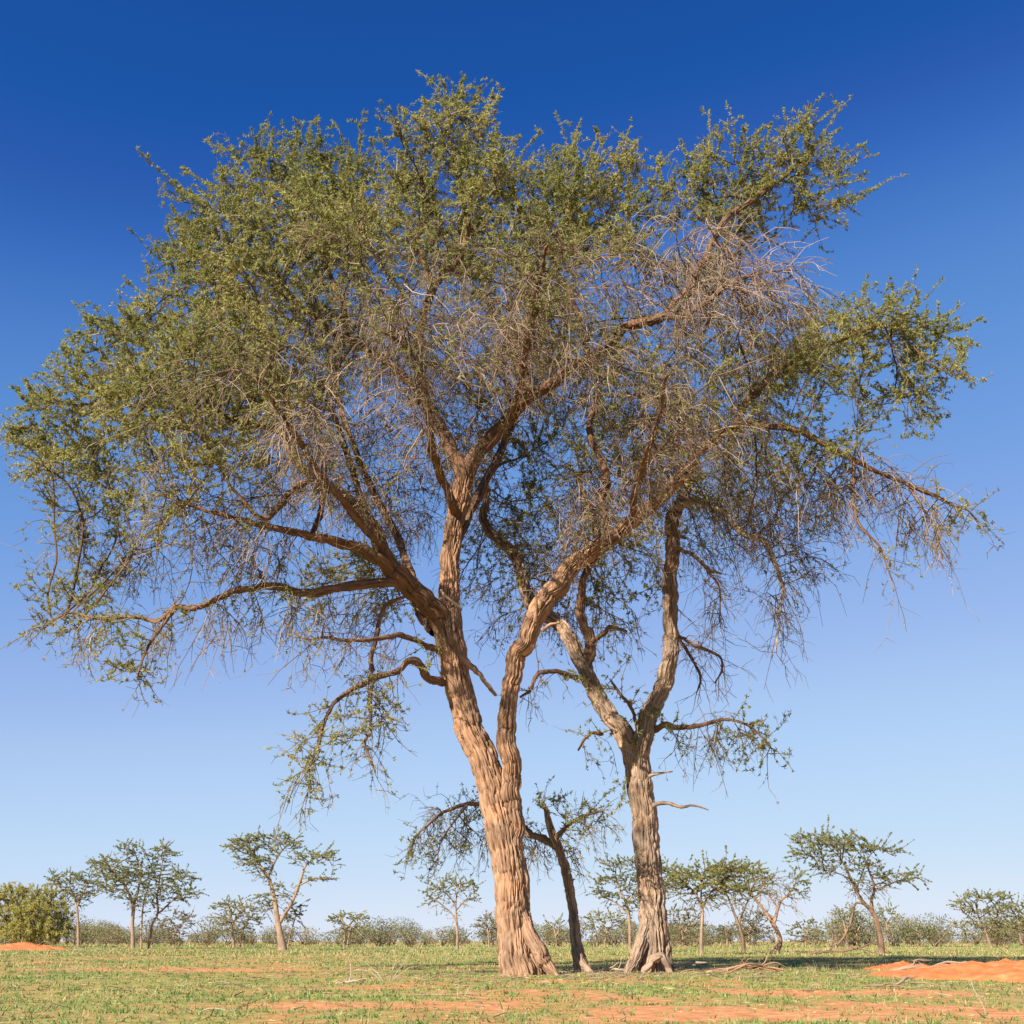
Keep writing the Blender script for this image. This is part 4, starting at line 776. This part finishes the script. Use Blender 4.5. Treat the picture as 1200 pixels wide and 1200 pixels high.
# the far line of scrub: a mass of shrubs along the horizon
def scrub():
    Ps = []; Ts = []; Lf = []
    tb = Buf()
    for k in range(330):
        Yd = rng.uniform(88, 185); x = rng.uniform(-1, 1) * (.47 * Yd + 8)
        cl = fbm(np.array([[x * .055, Yd * .02, 1.7]]), 33, 3)[0]
        if cl < -.34: continue
        h = rng.uniform(.5, 2.3) * (1 + 1.3 * max(cl, 0)) * (1.5 if rng.random() < .12 else 1); wd = h * rng.uniform(.5, 1.3)
        m = int(480 * h * wd / 3) + 40
        q = rvec(m) * rng.random((m, 1)) ** .4
        lump = 1 + .35 * fbm(q * 2.1 + k * 3.3, 5, 2)[:, None]
        P = np.array([x, Yd, h * .55]) + q * lump * np.array([wd * .75, wd * .75, h * .5]); P[:, 2] = np.maximum(P[:, 2], .03)
        Ps.append(P); Ts.append(np.clip(rng.random() * .6 + .35 * rng.random(m), 0, 1)); Lf.append(np.full(m, .12 + .04 * Yd / 100))
        ns_ = 7; t = np.linspace(0, 1, 4)[None, :, None]
        E = np.array([x, Yd, 0]) + np.stack([rng.normal(size=ns_) * wd * .45, rng.normal(size=ns_) * wd * .45, rng.uniform(.6, 1, ns_) * h], 1)
        S0 = np.array([x, Yd, -.05]) + np.stack([rng.normal(size=ns_) * .15, rng.normal(size=ns_) * .15, np.zeros(ns_)], 1)
        PP = S0[:, None] * (1 - t) + E[:, None] * t + rng.normal(size=(ns_, 4, 3)) * .06
        tb.add(*tubes(PP, np.tile(np.array([.045, .035, .025, .012]), (ns_, 1)), 4))
    P = np.concatenate(Ps); tn = np.concatenate(Ts); L = np.concatenate(Lf); n = len(P)
    V, Fq = leaf_tris(P, rvec(n), unit(rvec(n) + [0, 0, .5]), L * rng.uniform(.7, 1.4, n), L * .5 * rng.uniform(.7, 1.3, n))
    root = thing('far_scrub', 'low line of olive scrub along the horizon behind the trees', 'scrub', (0, 95, 0)); root['kind'] = 'stuff'
    obj('foliage', mesh_from('foliage', V, Fq, 3, M['leaf_shrub'], False, {'tint': ('FLOAT', np.repeat(tn, 3))}), root, 'stuff')
    obj('stems', tb.mesh('stems', M['twig']), root, 'stuff')
scrub()

# dropped twigs round the trunks and over the clearing
def twig_litter():
    n = 900; k = rng.random(n) ** .7
    cx = np.where(k < .33, .2, np.where(k < .6, 1.95, 0)); cy = np.where(k < .33, YA, np.where(k < .6, YB, 0))
    x = np.where(k < .6, cx + rng.normal(size=n) * 1.1, rng.uniform(-1, 1, n) * 6); y = np.where(k < .6, cy + rng.normal(size=n) * 1.3 - .6, rng.uniform(5.5, 20, n))
    a = rng.random(n) * 6.283; L = rng.uniform(.05, .28, n) * np.where(y < 9, .5, 1)
    z = gz(x, y) + .006; d = np.stack([np.cos(a), np.sin(a), rng.uniform(-.02, .22, n)], 1) * L[:, None]
    b = np.stack([x, y, z], 1); P = np.stack([b, b + d * .5 + rng.normal(size=(n, 3)) * .012, b + d], 1)
    tb = Buf(); tb.add(*tubes(P, rng.uniform(.002, .0065, (n, 1)) * np.array([[1, .8, .4]]), 3))
    o = obj('twig_litter', tb.mesh('twig_litter', M['twig_dead']), None, 'stuff'); o['label'] = 'dropped dry twigs scattered round the trunks'; o['category'] = 'twigs'
twig_litter()

# ------------------------------------------------------------------ fallen wood and stalks
def stick(px0, py0, name, label, cat, parts, mat='bark_dead', group=None, part='branch'):
    """parts: list of polylines in metres relative to the base (x right, y away, z up, radius)"""
    P = ground_at(px0, py0); P[2] = float(gz(np.array([P[0]]), np.array([P[1]]))[0])
    root = thing(name, label, cat, P, group)
    for i, pl in enumerate(parts):
        a = np.array(pl, float); pts, rr = catmull(a[:, :3] + P, a[:, 3] * .6, .03)
        pts = pts + .022 * np.stack([fbm(np.stack([np.arange(len(pts)) * .25, np.full(len(pts), i * 3.1 + j), np.zeros(len(pts)) + px0], 1), 3, 2) for j in range(3)], 1)
        obj(part, limb_mesh(part, pts, rr, M[mat], 100 + i + int(px0), res=.012, furrow=.5, maxk=14), root)
        if rr.max() > .0095 and len(pts) > 6:
            for q in range(3 if i else 4):          # broken side twigs
                k = int(rng.uniform(.25, .95) * (len(pts) - 1)); L = rng.uniform(6, 13) * rr.max() + .03; d = unit(pts[min(k + 1, len(pts) - 1)] - pts[k - 1]) * .5 + rvec(1)[0] * .9; d[2] = abs(d[2]) * .7; d = unit(d)
                b_ = d + rvec(1)[0] * .45; tp = np.array([pts[k], pts[k] + d * L * .5, pts[k] + d * L * .5 + unit(b_) * L * .5]); t_, w2 = catmull(tp, np.array([.5, .35, .15]) * rr[k], .03)
                obj('twig', limb_mesh('twig', t_, w2, M[mat], 300 + i + q, res=.012, furrow=0, maxk=8), root)
    return root
stick(1065, 1141, 'fallen_branch', 'bleached fallen branch against the left side of the big red mound', 'branch',
  [[(-.25,.1,.03,.04),(.0,.05,.06,.045),(.22,.0,.05,.04),(.36,-.06,.12,.03),(.62,-.1,.13,.02),(.78,-.1,.17,.01)], [(.05,.05,.05,.024),(.16,.2,.14,.02),(.4,.3,.16,.01)], [(.2,0,.05,.024),(.28,-.16,.09,.018),(.5,-.22,.05,.008)]], mat='bark_grey')
stick(878, 1141, 'branch_heap', 'low heap of dry brown branches on the grass right of the forked trunk', 'branches',
  [[(-.45,0,.03,.025),(0,.03,.09,.03),(.4,.02,.06,.02)], [(-.3,-.1,.03,.02),(.05,-.05,.13,.022),(.38,.1,.05,.012)], [(-.5,.15,.02,.02),(-.1,.1,.10,.02),(.3,-.1,.05,.012)], [(.1,0,.05,.02),(.22,0,.16,.016),(.27,.02,.26,.008)], [(.05,0,.05,.015),(.3,.0,.14,.012),(.5,-.05,.08,.006)], [(-.35,.05,.05,.018),(.1,.12,.12,.018),(.45,.2,.04,.01)]], mat='bark')
stick(1052, 1159, 'fallen_branch', 'thin forked dry branch lying in front of the big red mound', 'branch',
  [[(-.30,0,.01,.012),(0,.02,.03,.018),(.1,.03,.08,.018),(.13,.03,.09,.010)], [(.08,.02,.06,.012),(.24,0,.04,.010),(.42,-.05,.01,.005)], [(-.05,0,.02,.008),(.12,-.1,.015,.007),(.3,-.15,.015,.003)]], mat='bark_grey')
stick(790, 1139, 'fallen_stick', 'pale curved stick lying at the foot of the forked grey trunk', 'stick',
  [[(-.25,-.1,.03,.03),(0,-.05,.08,.032),(.22,0,.10,.024),(.45,.05,.11,.012)]])
stick(720, 1140, 'fallen_stick', 'pale stick lying between the leaning and the forked trunks', 'stick',
  [[(-.3,0,.03,.025),(0,.03,.05,.028),(.3,0,.03,.014)]])
stick(985, 1120, 'fallen_bough', 'dark fallen bough in the shade left of the umbrella acacia', 'branch',
  [[(-.9,0,.05,.05),(-.3,.1,.12,.06),(.3,0,.15,.05),(.9,0,.32,.04),(1.3,.1,.2,.02)], [(-.2,.1,.25,.05),(-.1,.2,.55,.035),(.2,.3,.72,.02)], [(.3,0,.25,.04),(.6,-.3,.15,.03),(1.0,-.4,.05,.015)], [(-.6,0,.2,.04),(-.9,.2,.42,.03),(-1.2,.2,.4,.015)]], mat='bark_dark')
stick(290, 1186, 'dead_twig', 'bent dark dead twig standing in the foreground grass', 'twig',
  [[(0,0,-.02,.006),(-.01,0,.04,.006),(.0,0,.08,.005),(.04,0,.11,.0035)], [(-.005,0,.03,.004),(.05,.02,.045,.003),(.09,.03,.06,.002)], [(0,0,0,.004),(-.05,0,.01,.003),(-.12,0,.015,.002)]], mat='bark_dark')
stick(1155, 1190, 'dry_stalk', 'thin upright straw stalk in the grass below the big red mound', 'stalk',
  [[(.01,0,-.02,.004),(.0,0,.06,.0035),(-.03,0,.14,.003),(-.045,0,.18,.002)], [(-.01,0,.09,.0025),(-.045,.0,.115,.0015)]])
stick(248, 1187, 'fallen_stick', 'pale arched stick in the foreground left of the bent dark twig', 'stick',
  [[(-.09,0,.005,.005),(-.03,.01,.035,.006),(.05,0,.03,.005),(.1,0,.005,.003)]])
stick(530, 1168, 'fallen_stick', 'long pale stick on the sand left of the thickest trunk', 'stick',
  [[(-.28,.1,.01,.010),(0,0,.02,.012),(.25,-.12,.01,.006)]], mat='bark_grey')
stick(410, 1157, 'fallen_stick', 'short pale chunk of wood on bare sand, farther left than the long pale stick', 'stick',
  [[(-.14,0,.015,.014),(0,0,.035,.02),(.12,.03,.04,.014)]])
stick(455, 1150, 'dead_shrub', 'low leafless grey shrub in the grass left of the thickest trunk', 'shrub',
  [[(x * .1, 0, -.02, .006), (x * .5 , y, .10, .005), (x, y * 1.6, z, .002)] for x, y, z in ((-.3, .1, .2), (-.12, -.1, .26), (.05, .1, .3), (.2, .0, .24), (.35, -.1, .16), (-.42, 0, .1), (.1, -.15, .2))], mat='bark_dead', part='stem')
